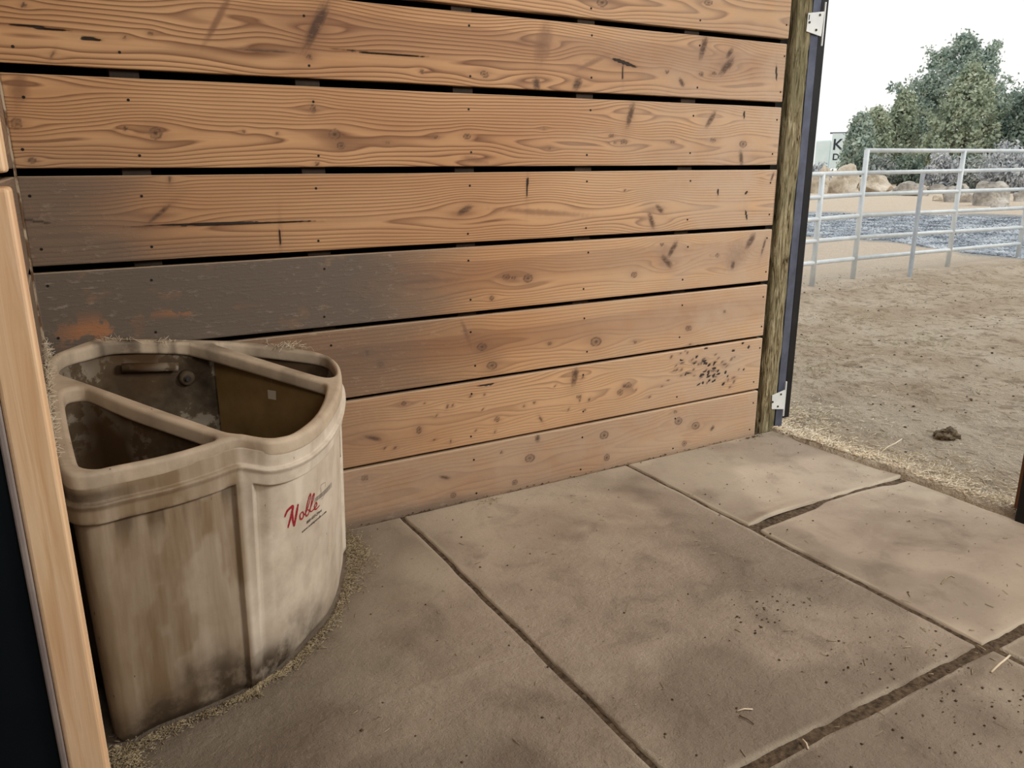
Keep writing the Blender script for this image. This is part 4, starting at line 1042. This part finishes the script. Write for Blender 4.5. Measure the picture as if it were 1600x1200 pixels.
# crumbs on the mats
P = []
for _ in range(330): P.append((rng.uniform(.5, 3.4), rng.uniform(-2.9, -.02), .002))
for _ in range(260): P.append((2.05+rng.normal()*.16, -1.95+rng.normal()*.28, .002))
for _ in range(60): P.append((1.95+rng.normal()*.11, -1.33+rng.normal()*.05, .002))
for _ in range(90): P.append((3.2+rng.normal()*.05, -.03-abs(rng.normal())*.015, .004))
for _ in range(160): P.append((rng.uniform(.95, 3.2), -.004-abs(rng.normal())*.008, .003))
P = np.array(P); V, Fq = pebbles(P, .0012+.0045*rng.random(len(P))**2.5)
joined('mat_crumbs', V, Fq, M['crumb'], 'dark crumbs of dirt strewn over the rubber mats', 'soil')
P = []
for _ in range(380): P.append((rng.uniform(.5, 3.4), rng.uniform(-2.9, -.03), .0025))
for _ in range(70): P.append((2.1+rng.normal()*.22, -1.6+rng.normal()*.3, .0025))
for _ in range(40): P.append((1.55+rng.normal()*.03, -.05+rng.normal()*.02, .004))
P = np.array(P); V, Fq = straws(P, .006+.03*rng.random(len(P))**3, .0012+.002*rng.random(len(P)), lift=.05)
joined('mat_straw', V, Fq, M['straw_dull'], 'short straw bits lying on the rubber mats', 'straw')
# chaff piled round the foot of the feeder
P = []
for _ in range(3600):
    i = int(rng.uniform(4*SUB, 20.5*SUB)); b = BO[i]; n = NTo[i]; q = b+n*(.002+abs(rng.normal())*(.018+.02*(tt[i] > 16)))
    P.append((q[0], q[1], .002+.006*rng.random()))
for _ in range(900):
    P.append((.86+rng.normal()*.025, -.17+rng.normal()*.10, .004+.012*rng.random()))
for _ in range(700):
    P.append((-.03+rng.normal()*.03, -1.02+rng.normal()*.04, .004+.006*rng.random()))
P = np.array(P); V, Fq = straws(P, .004+.014*rng.random(len(P))**2, .0012+.0018*rng.random(len(P)), lift=.6)
joined('feeder_chaff', V, Fq, M['straw_dull'], 'fine hay chaff gathered round the foot of the feeder', 'chaff')
# hay wisps between feeder and left wall, and lying on the back rim
P = []
for _ in range(750):
    y = rng.uniform(-.95, -.12); P.append((-.083+rng.random()*.008, y, float(rimz(-.08, y))-.0+rng.normal()*.02))
for _ in range(120):
    x = rng.choice([.11, .13, .27, .66, .70, .72])+rng.normal()*.03; P.append((x, -.02-.03*rng.random()-.08*(x > .5)*rng.random(), float(rimz(x, -.03))+.004+.006*rng.random()))
P = np.array(P); V, Fq = straws(P, .01+.05*rng.random(len(P))**1.5, .001+.0012*rng.random(len(P)), lift=1.1)
joined('rim_hay', V, Fq, M['straw'], 'hay wisps caught behind the feeder and on its back rim', 'hay')
# single twigs and straws big enough to pick out
def twig(pts, r_, mat, label, name='twig', cat='twig'):
    P = [on_z(*p, z=.004) for p in pts]; c = P[0]; bm = bmesh.new()
    tube(bm, [Vector(p-c)+Vector((0, 0, .001*math.sin(i*2))) for i, p in enumerate(P)], r_, 6); o = bm_obj(name, bm, M[mat], None, True); o.location = tuple(c); tag(o, label, cat)
twig([(1549, 1050), (1562, 1038), (1570, 1031), (1578, 1024)], .0032, 'straw', 'thick straw stalk lying near the joint corner at the right edge')
twig([(1471, 912), (1479, 903), (1486, 899), (1492, 902)], .0022, 'straw_dull', 'bent pale twig on the pale mat near the right edge')
twig([(1152, 1111), (1163, 1108), (1176, 1108)], .0022, 'straw', 'short straight straw near the bottom of the large middle mat', 'straw_stalk', 'straw')
twig([(1155, 1118), (1168, 1124), (1178, 1131)], .0016, 'crumb', 'thin dark twig just below the short straight straw')
twig([(1254, 1155), (1260, 1162), (1263, 1170)], .0022, 'straw', 'short straw standing on the joint at the bottom of the picture', 'straw_stalk', 'straw')
twig([(1448, 1019), (1455, 1014), (1460, 1012)], .002, 'straw_dull', 'tiny straw just left of the joint crossing', 'straw_stalk', 'straw')
twig([(1377, 706), (1388, 698), (1398, 693), (1409, 686)], .003, 'straw', 'pale straw stalk lying on the sand outside the doorway', 'straw_stalk', 'straw')
# dark clod in the paddock
c = on_z(1478, 682, -.03); bm = bmesh.new(); bmesh.ops.create_icosphere(bm, subdivisions=4, radius=1)
for v in bm.verts:
    p = v.co.copy(); v.co = Vector((p.x*.075, p.y*.055, max(-.2, p.z)*.042))*(1+.45*mnoise.noise(p*1.8)+.22*mnoise.noise(p*6))
o = bm_obj('dirt_clod', bm, M['clod'], None); o.location = (c[0], c[1], ground_h(c[0], c[1])+.01); tag(o, 'dark lump of earth on the pale sand outside the doorway', 'clod')
